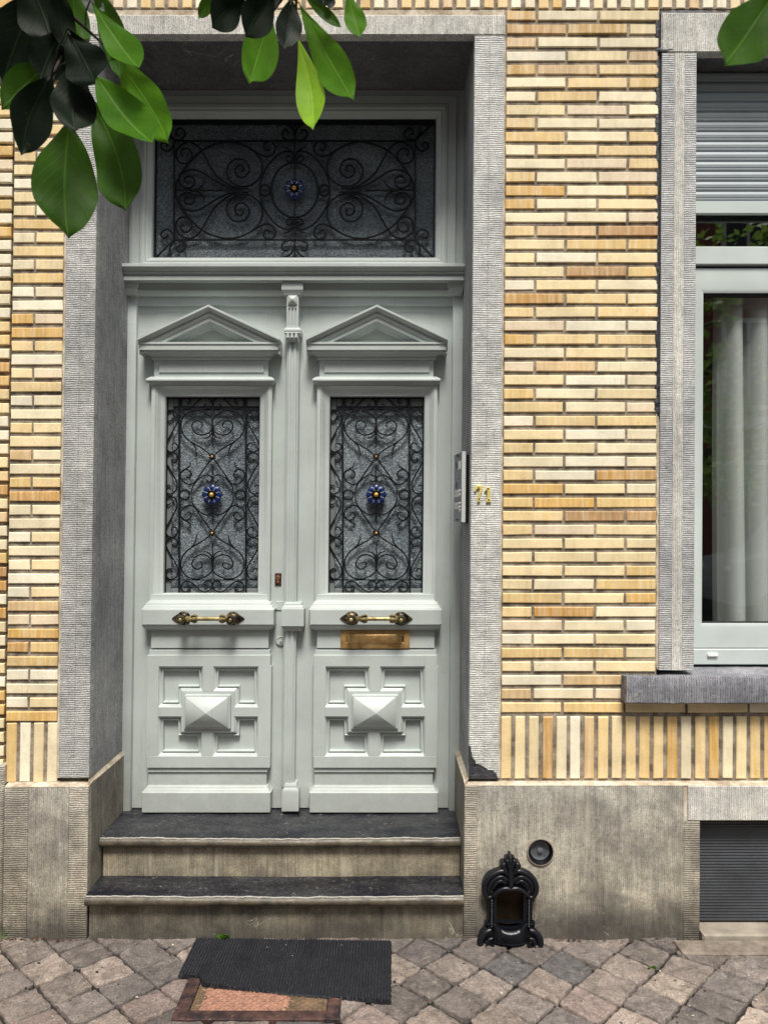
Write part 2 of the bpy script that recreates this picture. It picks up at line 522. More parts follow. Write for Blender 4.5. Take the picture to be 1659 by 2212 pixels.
def m_leaf(name, c1, c2, vein, trans=.45):
    a = NT(name)
    nt = a.t
    uv = a.n('ShaderNodeAttribute', attribute_name='leaf_uv').outputs['Vector']
    s = a.n('ShaderNodeSeparateXYZ', {'Vector': uv}).outputs
    ax = a.math('ABSOLUTE', s[0], 0)
    ph = a.math('SUBTRACT', a.math('MULTIPLY', s[1], 62.0), a.math('MULTIPLY', ax, 22.0))
    vn = a.ramp(a.math('SINE', ph, 0), [(.86, 0.0), (1.0, 1.0)])
    mid = a.ramp(ax, [(.02, 1.0), (.055, 0.0)])
    c = a.mix(a.ramp(a.noise(22, 4, .6), [(.3, 0.0), (.7, 1.0)]), lin(c1), lin(c2))
    c = a.mix(a.math('MULTIPLY', vn, .10), c, lin(vein))
    c = a.mix(a.math('MULTIPLY', mid, .55), c, lin(vein))
    spt = a.ramp(a.noise(75, 3, .6), [(.70, 0.0), (.74, 1.0)])
    c = a.mix(a.math('MULTIPLY', spt, .6), c, lin((58, 48, 26)))
    nb = a.bump(a.math('ADD', a.math('MULTIPLY', vn, .5), a.math('MULTIPLY', mid, 2.0)), .25, .001)
    nb = a.bump(a.noise(60, 3, .5), .25, .002, nb)
    a.set(Base_Color=c, Roughness=.5, Normal=nb)
    a.b.inputs['Specular IOR Level'].default_value = .10
    tl = a.n('ShaderNodeBsdfTranslucent', {'Color': a.mix(.5, c, lin(vein)), 'Normal': nb})
    mx = nt.nodes.new('ShaderNodeMixShader'); mx.inputs[0].default_value = trans
    nt.links.new(a.b.outputs[0], mx.inputs[1]); nt.links.new(tl.outputs[0], mx.inputs[2])
    nt.links.new(mx.outputs[0], a.out.inputs[0])
    return a.m
def m_sett():
    a = NT('worn_sandstone_sett')
    tint = a.n('ShaderNodeAttribute', attribute_name='tint').outputs['Color']
    v1 = a.noise(16, 6, .72, dist=1.2)
    c = a.mix(1, tint, a.ramp(v1, [(.28, .42), (.48, .90), (.70, 1.45)]), 'MULTIPLY')
    fl = a.noise(30, 4, .6, dist=2.5)
    c = a.mix(a.math('MULTIPLY', a.ramp(fl, [(.47, 0.0), (.5, 1.0), (.53, 0.0)]), .55), c, lin((40, 36, 36)))
    sp = a.ramp(a.noise(28, 6, .75, dist=1), [(.56, 0.0), (.70, 1.0)])
    c = a.mix(a.math('MULTIPLY', sp, .5), c, lin((176, 164, 150)))
    c = a.mix(.9, c, a.ramp(a.noise(170, 4, .8), [(.30, .45), (.5, .98), (.68, 1.45)]), 'MULTIPLY')
    dt = a.ramp(a.noise(42, 1, .4), [(.745, 0.0), (.765, 1.0)])
    c = a.mix(dt, c, lin((26, 25, 27)))
    nb = a.bump(v1, .8, .008)
    nb = a.bump(a.noise(110, 5, .7), .6, .003, nb)
    a.set(Base_Color=c, Roughness=.8, Normal=nb)
    return a.m
def m_joint():
    a = NT('sandy_joint_soil')
    c = a.mix(a.ramp(a.noise(9, 6, .7), [(.42, 0.0), (.6, 1.0)]), lin((9, 8, 8)), lin((56, 50, 44)))
    c = a.mix(.7, c, a.ramp(a.noise(160, 4, .7), [(.3, .5), (.7, 1.4)]), 'MULTIPLY')
    a.set(Base_Color=c, Roughness=1.0, Normal=a.bump(a.noise(150, 5, .7), 1.0, .006))
    return a.m
def m_mat():
    a = NT('black_rubber_loop_mat')
    c = a.mix(a.ramp(a.noise(160, 3, .6), [(.35, 0.0), (.7, 1.0)]), lin((6, 7, 11)), lin((26, 29, 38)))
    fz = a.ramp(a.noise(190, 2, .5, dist=3), [(.70, 0.0), (.735, 1.0)])
    c = a.mix(a.math('MULTIPLY', fz, .5), c, lin((150, 148, 142)))
    c = a.mix(1, c, a.ramp(a.noise(120, 3, .7), [(.35, .4), (.65, 2.0)]), 'MULTIPLY')
    a.set(Base_Color=c, Roughness=.6, Normal=a.bump(a.noise(260, 3, .6), .7, .003))
    return a.m
def m_rusty():
    a = NT('rusty_brown_iron')
    c = a.mix(a.ramp(a.noise(18, 6, .7), [(.4, 0.0), (.62, 1.0)]), lin((44, 34, 38)), lin((98, 70, 62)))
    sp = a.ramp(a.noise(60, 4, .7), [(.62, 0.0), (.7, 1.0)])
    c = a.mix(a.math('MULTIPLY', sp, .5), c, lin((170, 150, 136)))
    a.set(Base_Color=c, Roughness=.7, Metallic=.2, Normal=a.bump(a.noise(90, 5, .7), .6, .003))
    return a.m
def m_brass(name='aged_brass', c1=(184, 168, 118), c2=(104, 88, 56), lo=.36, hi=.66, metal=.5):
    a = NT(name)
    c = a.mix(a.ramp(a.noise(26, 5, .65), [(lo, 0.0), (hi, 1.0)]), lin(c2), lin(c1))
    a.set(Base_Color=c, Roughness=.36, Metallic=metal, Normal=a.bump(a.noise(90, 4, .6), .15, .001))
    return a.m

M['brick'] = m_brick()
M['mortar'] = m_mortar('grey_mortar', (178, 166, 148), (104, 94, 84))
M['limewash'] = m_mortar('pale_pointing', (226, 216, 196), (168, 150, 128))
M['tar'] = m_simple('black_sealant', (40, 42, 50), .55, 0, 60, .9, .006, .3, 30)
M['st_h'] = m_stone('tooled_stone_level_lines', 'Z', (220, 220, 215), (146, 148, 148))
M['st_v'] = m_stone('tooled_stone_upright_lines', 'X', (226, 223, 214), (162, 161, 158), .0078)
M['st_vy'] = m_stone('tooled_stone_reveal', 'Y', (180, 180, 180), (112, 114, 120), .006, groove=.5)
M['pl_h'] = m_stone('plinth_stone_level_lines', 'Z', (208, 201, 186), (136, 132, 124), .0078, brown=.75)
M['pl_v'] = m_stone('plinth_stone_upright_lines', 'X', (204, 200, 188), (136, 133, 126), .0070, brown=.7, groove=.42)
M['pl_y'] = m_stone('plinth_stone_reveal', 'Y', (152, 146, 134), (98, 96, 92), .0075, brown=.7)
M['riser'] = m_stone('step_riser_stone', 'X', (158, 148, 124), (100, 93, 78), .007, brown=.9, groove=.3)
M['st_hd'] = m_stone('darker_tooled_stone_level_lines', 'Z', (196, 196, 192), (116, 118, 120), groove=.75)  # darker tone of the level-lined stone, for the left jamb
M['st_hw'] = m_stone('window_stone_level_lines', 'Z', (204, 204, 202), (134, 136, 140), groove=.7)
M['sill'] = m_stone('weathered_sill_stone', 'X', (158, 158, 164), (58, 62, 72), .0085, groove=1.0)
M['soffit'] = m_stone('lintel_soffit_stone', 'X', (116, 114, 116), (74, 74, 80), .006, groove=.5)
M['tread'] = m_tread()
M['paint'] = m_paint('pale_grey_green_paint', (186, 194, 191))
M['alu'] = m_paint('pale_grey_lacquer', (200, 209, 206), .4, .06, .05)
M['slat'] = m_paint('grey_shutter_lacquer', (164, 174, 178), .45, .06, .05)
M['glass'] = m_ironglass()
M['iron'] = m_simple('blue_black_wrought_iron', (11, 13, 19), .5, .0, 140, .35, .001, .3)
M['iron'].node_tree.nodes['Principled BSDF'].inputs['Specular IOR Level'].default_value = .3
M['castiron'] = m_simple('black_painted_cast_iron', (17, 19, 26), .34, .15, 90, .5, .002, .3)
M['blue'] = m_simple('deep_blue_enamel', (18, 38, 88), .35, .1, 80, .25, .001, .4, 60)
M['gold'] = m_brass('polished_gold_ball', (226, 178, 104), (186, 130, 70), .3, .6)
M['brass'] = m_brass()
M['brassdark'] = m_brass('blackened_brass', (110, 96, 66), (24, 22, 20), .44, .66)
M['numeral'] = m_brass('yellow_brass_numeral', (240, 222, 140), (212, 188, 92), .3, .6, .25)
M['rustlock'] = m_simple('rusty_lock_plate', (74, 48, 38), .6, .3, 120, .4, .001, .5)
M['copper'] = m_simple('worn_copper_cylinder', (176, 128, 100), .4, .6)
M['dark'] = m_simple('dark_hollow', (16, 14, 14), .9)
M['steel'] = m_simple('brushed_intercom_metal', (140, 146, 154), .4, .55, 200, .1, .0005, .15)
M['steel_lt'] = m_simple('bright_intercom_edge', (214, 216, 216), .35, .3, 200, .1, .0005, .1)
M['card'] = m_simple('white_name_card', (236, 236, 228), .6, 0, 100, .05, .0005, .05)
M['print'] = m_simple('black_print', (24, 24, 26), .7)
M['pane'] = m_pane()
M['curtain'] = m_curtain()
M['room'] = m_simple('dim_room_wall', (58, 60, 62), .9)
M['ribbed'] = m_simple('dusty_ribbed_plastic', (58, 61, 66), .38, 0, 60, .3, .002, .55, 6)
M['sett'] = m_sett()
M['joint'] = m_joint()
M['slab'] = m_simple('pale_concrete_slab', (150, 141, 128), .85, 0, 90, .6, .003, .5, 14)
M['mat'] = m_mat()
M['rust'] = m_rusty()
M['orange'] = m_simple('faded_orange_tread_plate', (168, 126, 106), .75, 0, 80, .5, .002, .6, 45)
M['leaf_dark'] = m_leaf('shaded_dark_leaf', (9, 17, 9), (15, 29, 11), (24, 42, 16), .12)  # leaves in shade: the shade is put into a near-black green
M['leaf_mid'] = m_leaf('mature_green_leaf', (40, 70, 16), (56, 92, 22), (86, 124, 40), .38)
M['leaf_lime'] = m_leaf('sunlit_lime_leaf', (110, 160, 34), (146, 196, 50), (186, 216, 100), .5)  # leaf with sun through it: the light is put into the lime
M['leaf_lit'] = m_leaf('sunlit_green_leaf', (58, 104, 20), (80, 130, 26), (120, 164, 60), .5)  # brighter copy of the green leaf, sunlight put into its colour
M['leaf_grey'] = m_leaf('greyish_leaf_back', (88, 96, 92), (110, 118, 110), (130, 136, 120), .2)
M['twig'] = m_simple('brown_twig_bark', (46, 40, 30), .85, 0, 120, .8, .002, .4)
M['weed'] = m_leaf('weed_leaf_green', (70, 116, 34), (104, 150, 52), (150, 180, 90), .3)
M['pewter'] = m_simple('dull_dark_grey_disc', (92, 95, 101), .5, .1, 120, .4, .001, .5, 40)
M['rubble'] = m_simple('dirty_niche_stone', (112, 92, 72), .95, 0, 40, .8, .006, .8, 14)

PAL = [((251,242,216),18), ((249,235,198),20), ((246,224,174),18), ((241,211,152),12), ((233,198,130),8),
       ((241,220,188),7), ((226,190,138),5), ((208,158,84),3.5), ((226,180,98),4), ((196,152,100),1)]
def pick(dk=0):
    r = rnd.random()*sum(w for _, w in PAL)
    for c, w in PAL:
        r -= w
        if r <= 0: break
    k = (.95 + .08*rnd.random()) * (1-dk)
    return lin(tuple(min(255, x*k) for x in c))

# ------------------------------------------------------------------ ground, pavement, road
XL, XR = -2.6, 2.6
def flat(name, x0, x1, y0, y1, z, m):
    b = MB(); b.box(x0, x1, y0, y1, z-.05, z, 0)
    o = b.build(name, m, lean=False); o['kind'] = 'structure'; return o
b = MB()
b.add([(-120,-120,-.16),(120,-120,-.16),(120,60,-.16),(-120,60,-.16)], [(0,1,2,3)])
o = b.build('road', m_simple('asphalt', (66, 66, 68), .9, 0, 120, .6, .004, .4, 30), lean=False); o['kind'] = 'structure'
flat('pavement_bed', -12, 12, -3.4, .5, -.014, M['joint'])
b = MB(); b.box(-12, 12, -3.52, -3.40, -.2, -.004, 0, None, .01)
o = b.build('kerb', M['slab'], lean=False); o['kind'] = 'structure'

HX0, HX1, HY0, HY1 = -.632, -.130, -.488, -.13            # iron hatch in the pavement
SETT = [((142,130,122),6), ((132,122,116),5), ((154,140,130),4), ((124,116,112),4), ((114,110,110),2), ((144,128,121),3), ((170,155,143),3), ((132,106,99),.6)]
def sett_col():
    r = rnd.random()*sum(w for _, w in SETT)
    for c, w in SETT:
        r -= w
        if r <= 0: break
    k = .84 + .26*rnd.random()
    return lin(tuple(x*k*.93 for x in c))
b = MB()
va, vb_ = Vector((.0935, .0955)), Vector((.1005, -.0955))
o0 = Vector((.627, -.306))
cache = {}
def node(i, j):
    if (i, j) not in cache:
        p = o0 + va*i + vb_*j
        w = mnoise.noise_vector(Vector((p.x*1.3, p.y*1.3, 3)))
        cache[(i, j)] = p + Vector((w.x, w.y))*.018 + Vector((rnd.uniform(-1,1), rnd.uniform(-1,1)))*.006
    return cache[(i, j)]
for i in range(-34, 30):
    for j in range(-34, 34):
        c = o0 + va*(i+.5) + vb_*(j+.5)
        if c.x < -2.2 or c.x > 2.2 or c.y > .05 or c.y < -1.9: continue
        if HX0+.045 < c.x < HX1-.045 and HY0+.03 < c.y < HY1-.04: continue
        q = [node(i,j), node(i+1,j), node(i+1,j+1), node(i,j+1)]
        cc = sum(q, Vector((0,0)))/4
        if c.x > 1.02 and c.y > -.10: continue
        g = rnd.uniform(.0020, .0055)
        zt = rnd.uniform(-.004, .002); tx, ty = rnd.uniform(-.04,.04), rnd.uniform(-.04,.04)
        near = -1.5 < c.x < 1.5 and c.y > -.85
        n = 14 if near else 4
        qi = [p + (cc-p).normalized()*g*1.6 for p in q]
        crn = [rnd.uniform(.02, .14) for _ in range(4)]
        v = []; idx = {}
        sd_ = rnd.uniform(0, 100)
        def sp_(a, b_):
            # bilinear patch with clipped, chipped corners
            for kk, (ca, cb) in enumerate(((0,0),(1,0),(1,1),(0,1))):
                da, db = abs(a-ca), abs(b_-cb)
                r_ = crn[kk]
                if da < r_ and db < r_:
                    dl = math.hypot(r_-da, r_-db)
                    if dl > r_:
                        f_ = r_/dl
                        a = ca + (r_-(r_-da)*f_)*(1 if ca == 0 else -1); b_ = cb + (r_-(r_-db)*f_)*(1 if cb == 0 else -1)
            return qi[0]*(1-a)*(1-b_) + qi[1]*a*(1-b_) + qi[2]*a*b_ + qi[3]*(1-a)*b_
        U = [0, .014, .045] + [.045 + .91*t_/(n-3) for t_ in range(1, n-3)] + [.955, .986, 1]
        if not near: U = [0, .04, .5, .96, 1]
        m = len(U)
        for jj, b_ in enumerate(U):
            for ii, a in enumerate(U):
                p = sp_(a, b_)
                w = mnoise.noise_vector(Vector((p.x*45, p.y*45, sd_)))
                e = min(a, 1-a, b_, 1-b_)
                if e < .05: p = p + Vector((w.x, w.y))*.0046
                f1 = mnoise.fractal(Vector((p.x*26, p.y*26, sd_)), 1.0, 2.0, 5)
                f2 = abs(mnoise.noise(Vector((p.x*17, p.y*17, sd_+7))))
                z = zt + tx*(p.x-cc.x) + ty*(p.y-cc.y) + .0036*f1 - .004*max(0, .18-f2)/.18*.6
                z -= .0062 if e == 0 else (.0009 if e < .02 else 0)
                if HX0+.02 < p.x < HX1-.02 and HY0+.02 < p.y < HY1-.02: z = -.035     # cut away for the hatch
                v.append((p.x, p.y, z))
        fs = [(jj*m+ii, jj*m+ii+1, (jj+1)*m+ii+1, (jj+1)*m+ii) for jj in range(m-1) for ii in range(m-1)]
        rim = [ii for ii in range(m)] + [jj*m+m-1 for jj in range(1, m)] + [(m-1)*m+ii for ii in range(m-2, -1, -1)] + [jj*m for jj in range(m-2, 0, -1)]
        o_ = len(v); v += [(v[r_][0], v[r_][1], -.05) for r_ in rim]
        L_ = len(rim)
        for r_ in range(L_):
            r2 = (r_+1) % L_
            fs.append((rim[r_], o_+r_, o_+r2, rim[r2]))
        b.add(v, fs, 0, sett_col(), True)
o = b.build('pavement', M['sett'], lean=False, angle=60); o['kind'] = 'structure'

# ------------------------------------------------------------------ the house front
house = empty('brick_house', (.4, 0, 0), 'yellow brick house front with grey tooled stone trim around a double door', 'house')
neigh = empty('brick_house', (-1.5, 0, 0), 'narrow strip of neighbouring yellow brick house at the picture edge past the dark joint', 'house')
BACK = .45
def wall_bricks(bb, x0, x1, z0, z1, y=0.0, dk=0):
    j = rnd.uniform(-.0016, .0016)
    t = rnd.uniform(-.0012, .0012)
    c = pick(dk)
    q_ = lambda: rnd.uniform(-.0011, .0011)
    ch = .0026
    K4 = [(x0+q_(), z0+q_()), (x1+q_(), z0+q_()), (x1+q_(), z1+q_()), (x0+q_(), z1+q_())]
    S4 = [(1, 1), (-1, 1), (-1, -1), (1, -1)]
    T4 = [0, t, t, 0]
    v = [(k_[0]+s_[0]*ch, y+j+t_, k_[1]+s_[1]*ch) for k_, s_, t_ in zip(K4, S4, T4)] + [(k_[0], y+j+t_+ch, k_[1]) for k_, t_ in zip(K4, T4)] + [
         (x0, y+.03, z0), (x1, y+.03, z0), (x1, y+.03, z1), (x0, y+.03, z1)]
    fs = [(0,1,2,3)]
    for k in range(4):
        m = (k+1) % 4
        fs += [(k+4, m+4, m, k), (k+8, m+8, m+4, k+4)]
    bb.add(v, fs, 0, c)

def row_y(i):                    # photo height of the top edge of course i right of the door
    T = [(0,23.0), (18,546.5), (36,1075.0), (51,1518.0)]
    for (a, ya), (c, yc) in zip(T, T[1:]):
        if i <= c or c == 51: return ya + (yc-ya)*(i-a)/(c-a)
BH = .0352
xa, xb = PX(1087.5, 0, 900), PX(1418.5, 0, 900)
J = .0075
BL = (xb - xa - 2*J - .107)/2
bb = MB()
x_sill = PX(1351, 0, 1485)
for i in range(52):
    zt = PZ(row_y(i), 0); z0 = zt - BH
    e = xb
    if i in (49, 50): e = x_sill - .006
    segs = [.107, BL, BL] if i % 2 == 0 else [BL, BL, .107]
    if i == 51: segs = [BL]*8; e = XR
    x = xa
    for s in segs:
        x1 = min(x + s, e)
        if x1 - x > .02: wall_bricks(bb, x + rnd.uniform(0,.0015), x1 - rnd.uniform(0,.0015), z0, zt, dk=(.0 if i > 4 else .10))
        x += s + J
def soldiers(bb, x0, x1, z0, z1, pitch=.0498, w=.0358, dk=0):
    x = x0
    while x + w <= x1 + .004:
        wall_bricks(bb, x, x + w, z0, z1, dk=dk); x += pitch
zs1, zs0 = PZ(1548, 0), PZ(1682, 0)
soldiers(bb, xa, XR, zs0, zs1)
zt0 = PZ(17, 0)
xl_house = PX(24, 0, 1000)
soldiers(bb, xl_house, XR, zt0, zt0 + .222)
for r in range(8):
    z0 = zt0 + .235 + r*.0485
    x = xl_house - (.11 if r % 2 else 0)
    while x < XR:
        if x + .2 > xl_house: wall_bricks(bb, max(x, xl_house), x + .214, z0, z0 + BH)
        x += .2215
# left of the door
xc0, xc1 = PX(22, 0, 1000), PX(131.5, 0, 1000)
wj = xc1 - xc0
def row_l(i): return 532 + 29.24*i + .0105*i*i*.9
for i in range(-18, 35):
    yy = row_l(i)
    zt = PZ(yy, 0)
    if zt > zt0 - .02 or yy > 1545: continue
    if i % 2 == 0: wall_bricks(bb, xc0, xc1, zt-BH, zt)
    else:
        xm = xc0 + wj*.415
        wall_bricks(bb, xc0, xm, zt-BH, zt); wall_bricks(bb, xm + J, xc1, zt-BH, zt)
zl1, zl0 = PZ(1562, 0), PZ(1690, 0)
for k in range(4):
    x = xc0 + .0018 + k*(wj-.036)/3
    wall_bricks(bb, x, x + .036, zl0, zl1)
bb.build('brick_facing', M['brick'], house, angle=30)
bb = MB()
MY = .0055
x_w1 = 2.03
bb.box(xa-.012, xb+.004, MY, BACK, zs0-.014, zt0, 0)
bb.box(xb+.004, XR, MY, BACK, zs0-.014, PZ(1522, 0), 0)
bb.box(xl_house-.004, XR, MY, BACK, zt0, zt0 + .7, 0)
bb.box(xl_house-.004, xc1+.004, MY, BACK, zl0-.014, zt0, 0)
bb.build('mortar_backing', M['mortar'], house)
# neighbour
bb = MB()
xn1 = xl_house - .013
for i in range(-26, 39):
    zt = PZ(row_l(i) - 14, 0)
    if zt < .6: continue
    x = xn1
    k = 0
    while x > XL:
        w = .214 if (i % 2 == 0 or k) else .107
        wall_bricks(bb, x - w, x, zt-BH, zt, .004); x -= w + .009; k += 1
bb.build('brick_facing', M['brick'], neigh, angle=30)
bb = MB(); bb.box(XL, xn1-.001, .016, BACK, PZ(1700, 0), zt0+.7, 0)
bb.build('mortar_backing', M['mortar'], neigh)
bb = MB(); bb.box(XL, PX(7.5, -.02, 1850), -.02, BACK, -.05, PZ(1650, 0), 0, None, .004)
bb.build('plinth', M['pl_h'], neigh)

# door surround -------------------------------------------------------------
YD = .37
def strip(bb, px0, px1, py0, py1, Y0, Y1, mi, ch=.0015):
    x0, x1, z0, z1 = RECT(px0, py0, px1, py1, Y0)
    bb.box(x0, x1, Y0, Y1, z0, z1, mi, None, ch)
    return x0, x1, z0, z1
z_lb = PZ(78.5, 0); z_lt = PZ(34, 0)
z_pl = PZ(1684, -.02)
xjl = PX(202, 0, 1106); xjr = PX(1016.5, 0, 1106)
xjl0 = PX(137, 0, 1106); xjr1 = PX(1081, 0, 1106)
xml, xmr = PX(169.5, 0, 1106), PX(1048.5, 0, 1106)
bb = MB()
bb.box(xjl0, xml, -.006, .03, z_pl, z_lb, 0, None, .0022)
bb.box(xml, xjl, -.006, .03, z_pl, z_lb, 0, None, .0022)
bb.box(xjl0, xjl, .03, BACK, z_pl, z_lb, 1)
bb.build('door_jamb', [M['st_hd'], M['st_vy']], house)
bb = MB()
bb.box(xjr, xmr, -.006, .03, z_pl, z_lb, 0, None, .0022)
bb.box(xmr, xjr1, -.006, .03, z_pl, z_lb, 0, None, .0022)
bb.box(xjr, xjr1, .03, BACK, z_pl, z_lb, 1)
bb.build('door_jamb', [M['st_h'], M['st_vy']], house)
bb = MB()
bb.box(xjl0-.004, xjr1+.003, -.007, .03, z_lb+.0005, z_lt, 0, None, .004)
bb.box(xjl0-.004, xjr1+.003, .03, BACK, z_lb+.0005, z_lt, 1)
def rough(amp, sc):
    def f(bm):
        for v in bm.verts:
            w = mnoise.noise_vector(v.co*sc); v.co += w*amp
    return f
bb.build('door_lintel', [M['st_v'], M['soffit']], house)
# pale pointing beside the stone
bb = MB()
bb.box(xjr1, xa-.003, .000, .05, z_pl, z_lb, 0)
bb.box(xc1+.003, xjl0, .000, .05, z_pl, z_lb, 0)
bb.box(xjl0, xjr1, .004, .05, z_lt, zt0-.004, 0)
bb.build('pointing', M['limewash'], house)

# plinth ---------------------------------------------------------------------
YP = -.03
xpl0 = PX(8.5, YP, 1850); xpl1 = PX(190, YP, 1850)
xpr0 = PX(1002.5, YP, 1850); xpr1 = PX(1476, YP, 1850)
ztl = PZ(1700, YP); ztr = PZ(1697, YP)
def ledge(bb, x0, x1, z0, z1, side, mi):
    """weathered sloping top between plinth face and wall face, along the front"""
    bb.add([(x0, YP, z0), (x1, YP, z0), (x1, .012, z1), (x0, .012, z1), (x0, .3, z0), (x1, .3, z0)],
           [(0,1,2,3), (0,3,4), (1,5,2), (3,2,5,4)], mi)
bb = MB()
e1, e2 = PX(60, YP, 1850), PX(148, YP, 1850)
bb.box(xpl0, e1, YP, 0.0, -.05, ztl, 1, None, .002)
bb.box(e1, e2, YP+.001, 0.0, -.05, ztl, 0, None, .002)
bb.box(e2, xpl1, YP, 0.0, -.05, ztl, 1, None, .002)
bb.box(xpl0, xpl1, 0.0, BACK, -.05, ztl, 2)
ledge(bb, xpl0, xpl1, ztl, PZ(1689, 0), 0, 3)
bb.add([(xpl1, YP, ztl), (xpl1, BACK, ztl), (xjl-.004, BACK, ztl+.022), (xjl-.004, 0, ztl+.022)], [(0,1,2,3)], 3)
bb.build('plinth', [M['pl_v'], M['pl_h'], M['pl_y'], M['limewash']], house)

bb = MB()
f1, f2 = PX(1030, YP, 1850), PX(1476, YP, 1850)
# openings in the plinth: boot-scraper niche and vent pipe
def bs(cx, cy, Y=YP): return XZ(1013.6 + cx*.12081, 1832.4 + cy*.12081, Y)
nx0, nz1 = bs(455, 660); nx1, nz0 = bs(975, 1440)
vx, vz = XZ(1167, 1839.5, YP); vr = .0455
hv = .056
bb.box(xpr0, f1, YP, 0.0, -.05, ztr, 1, None, .002)
zb = .0
bb.box(f1, f2, YP+.001, .0, vz+hv, ztr, 0)                     # above the vent
bb.box(f1, vx-hv, YP+.001, .0, nz1, vz+hv, 0)                  # left of vent, above niche
bb.box(vx+hv, f2, YP+.001, .0, -.05, vz+hv, 0)                 # right part
bb.box(f1, nx0, YP+.001, .0, -.05, nz1, 0)
bb.box(nx1, vx+hv, YP+.001, .0, -.05, vz-hv, 0)
bb.box(vx-hv, nx1, YP+.001, .0, nz1, vz-hv, 0)
bb.box(nx0, nx1, YP+.001, .0, -.05, nz0, 0)
# square-to-round collar of stone round the vent
n = 32; v = []; fs = []
for k in range(n):
    th = 2*math.pi*k/n; c, s = math.cos(th), math.sin(th); q = max(abs(c), abs(s))
    v += [(vx+hv*c/q, YP+.001, vz+hv*s/q), (vx+vr*c, YP+.001, vz+vr*s), (vx+vr*c, .0, vz+vr*s)]
for k in range(n):
    j = (k+1) % n
    fs += [(3*k, 3*j, 3*j+1, 3*k+1), (3*k+1, 3*j+1, 3*j+2, 3*k+2)]
bb.add(v, fs, 0)
bb.box(xpr0, nx0-.02, 0.0, BACK, -.05, ztr, 2)
bb.box(nx0-.02, f2+.06, .045, BACK, -.05, ztr, 4)
bb.box(nx0-.02, f2+.06, .0005, .045, nz1+.02, vz-hv-.002, 4)
bb.box(nx1+.02, vx-hv, .0005, .045, -.05, nz1+.02, 4)
ledge(bb, xpr0, XR, ztr, PZ(1687, 0), 0, 3)
bb.add([(xpr0, YP, ztr), (xpr0, BACK, ztr), (xjr+.004, BACK, ztr+.022), (xjr+.004, 0, ztr+.022)], [(0,1,2,3)], 3)
bb.build('plinth', [M['pl_v'], M['pl_h'], M['pl_y'], M['limewash'], M['rubble']], house)
# broken corner of the right jamb foot, filled with black cement
bb = MB()
out = []
base_ = [(1012.5,1612),(1016,1610),(1020,1632),(1028,1648),(1041,1654),(1052,1661),(1064,1664),(1072,1672),(1075,1682),(1012.5,1682)]
for (ax_, ay_), (bx_, by_) in zip(base_, base_[1:]+base_[:1]):
    nn_ = max(1, int(math.hypot(bx_-ax_, by_-ay_)/3))
    for q_ in range(nn_):
        t_ = q_/nn_; jx = 1.4 if 0 < ay_ < 1681 else 0
        out.append(XZ(ax_+(bx_-ax_)*t_ + rnd.uniform(-jx,jx), ay_+(by_-ay_)*t_ + rnd.uniform(-jx,jx), -.006))
bb.prism(out[::-1], -.0078, .01, 0)
bb.build('broken_foot_patch', m_simple('crumbled_black_cement', (62, 62, 66), .95, 0, 70, 1.0, .012, .95, 45), house, angle=20)

# cellar window surround -------------------------------------------------------
YC = .03
zc1 = PZ(1773, YP); zc0 = PZ(2022, YP)
xc_l = PX(1511, YP, 1900); xc_r = 2.05
bb = MB()
bb.box(f2, xc_l, YP+.0005, BACK, -.05, zc1, 1, None, .002)
bb.box(f2+.012, XR, YP-.002, BACK, zc1+.0005, ztr, 3, None, .003)
bb.box(f2, f2+.012, YP+.003, .1, zc1, ztr-.001, 2)
bb.box(xc_r, XR, YP, BACK, -.05, zc1, 0, None, .002)
bb.build('cellar_lintel', [M['pl_v'], M['pl_h'], M['limewash'], M['st_v']], house)
cell = empty('cellar_window', (xc_l, YC, .02), 'dusty dark ribbed cellar window at pavement level', 'cellar window')
bb = MB()
pr = []
nz = 76
za, zb_ = .032, zc1 + .02
for k in range(nz+1):
    z = za + (zb_-za)*k/nz
    pr.append((YC + .0013*math.cos(math.pi*(k % 2)), z))
pr += [(YC+.02, zb_), (YC+.02, za)]
bb.run(xc_l-.01, xc_r, pr, 0)
bb.build('ribbed_panel', M['ribbed'], cell, angle=20)
bb = MB(); bb.box(xc_l-.01, xc_r, YC-.006, YC+.03, zc1-.012, zc1+.02, 0)
bb.build('top_rail', M['dark'], cell)
bb = MB()
bb.box(xc_l+.004, XR, YP-.02, YC+.05, -.05, .026, 0, None, .006)
bb.build('cellar_sill', M['slab'], house, post=rough(.0015, 25), bevel=0)
bb = MB()
bb.box(1.03, XR, -.135, YP-.028, -.05, .006, 0, None, .006)
o = bb.build('kerb_slab', m_simple('grimy_stone_slab', (128, 117, 106), .9, 0, 60, .9, .006, .75, 22), post=rough(.006, 14)); o['kind'] = 'structure'

# window surround ---------------------------------------------------------------
xw0, xw1 = PX(1425, -.004, 900), PX(1500, -.004, 900)
zw_t = PZ(115, -.004); zw_b = PZ(1448, -.004)
q1, q2 = xw0 + (xw1-xw0)*.36, xw0 + (xw1-xw0)*.66
X_W2 = 2.02
bb = MB()
bb.box(xw0, q1, -.006, .03, zw_b, zw_t, 0, None, .0015)
bb.box(q1, q2, -.0065, .03, zw_b, zw_t, 1, None, .0012)
bb.box(q2, xw1, -.006, .03, zw_b, zw_t, 0, None, .0015)
bb.box(xw0, xw1, .03, BACK, zw_b, zw_t, 0)
bb.build('window_jamb', [M['st_hw'], M['st_v']], house)
bb = MB()
bb.box(X_W2, X_W2+.125, -.006, BACK, zw_b, zw_t, 0, None, .002)
bb.build('window_jamb', [M['st_h']], house)
bb = MB()
x_l0 = PX(1428, -.004, 70)
bb.box(x_l0, X_W2+.14, -.007, .03, zw_t+.002, PZ(29, 0), 0, None, .004)
bb.box(x_l0, X_W2+.14, .03, BACK, zw_t+.002, PZ(29, 0), 1)
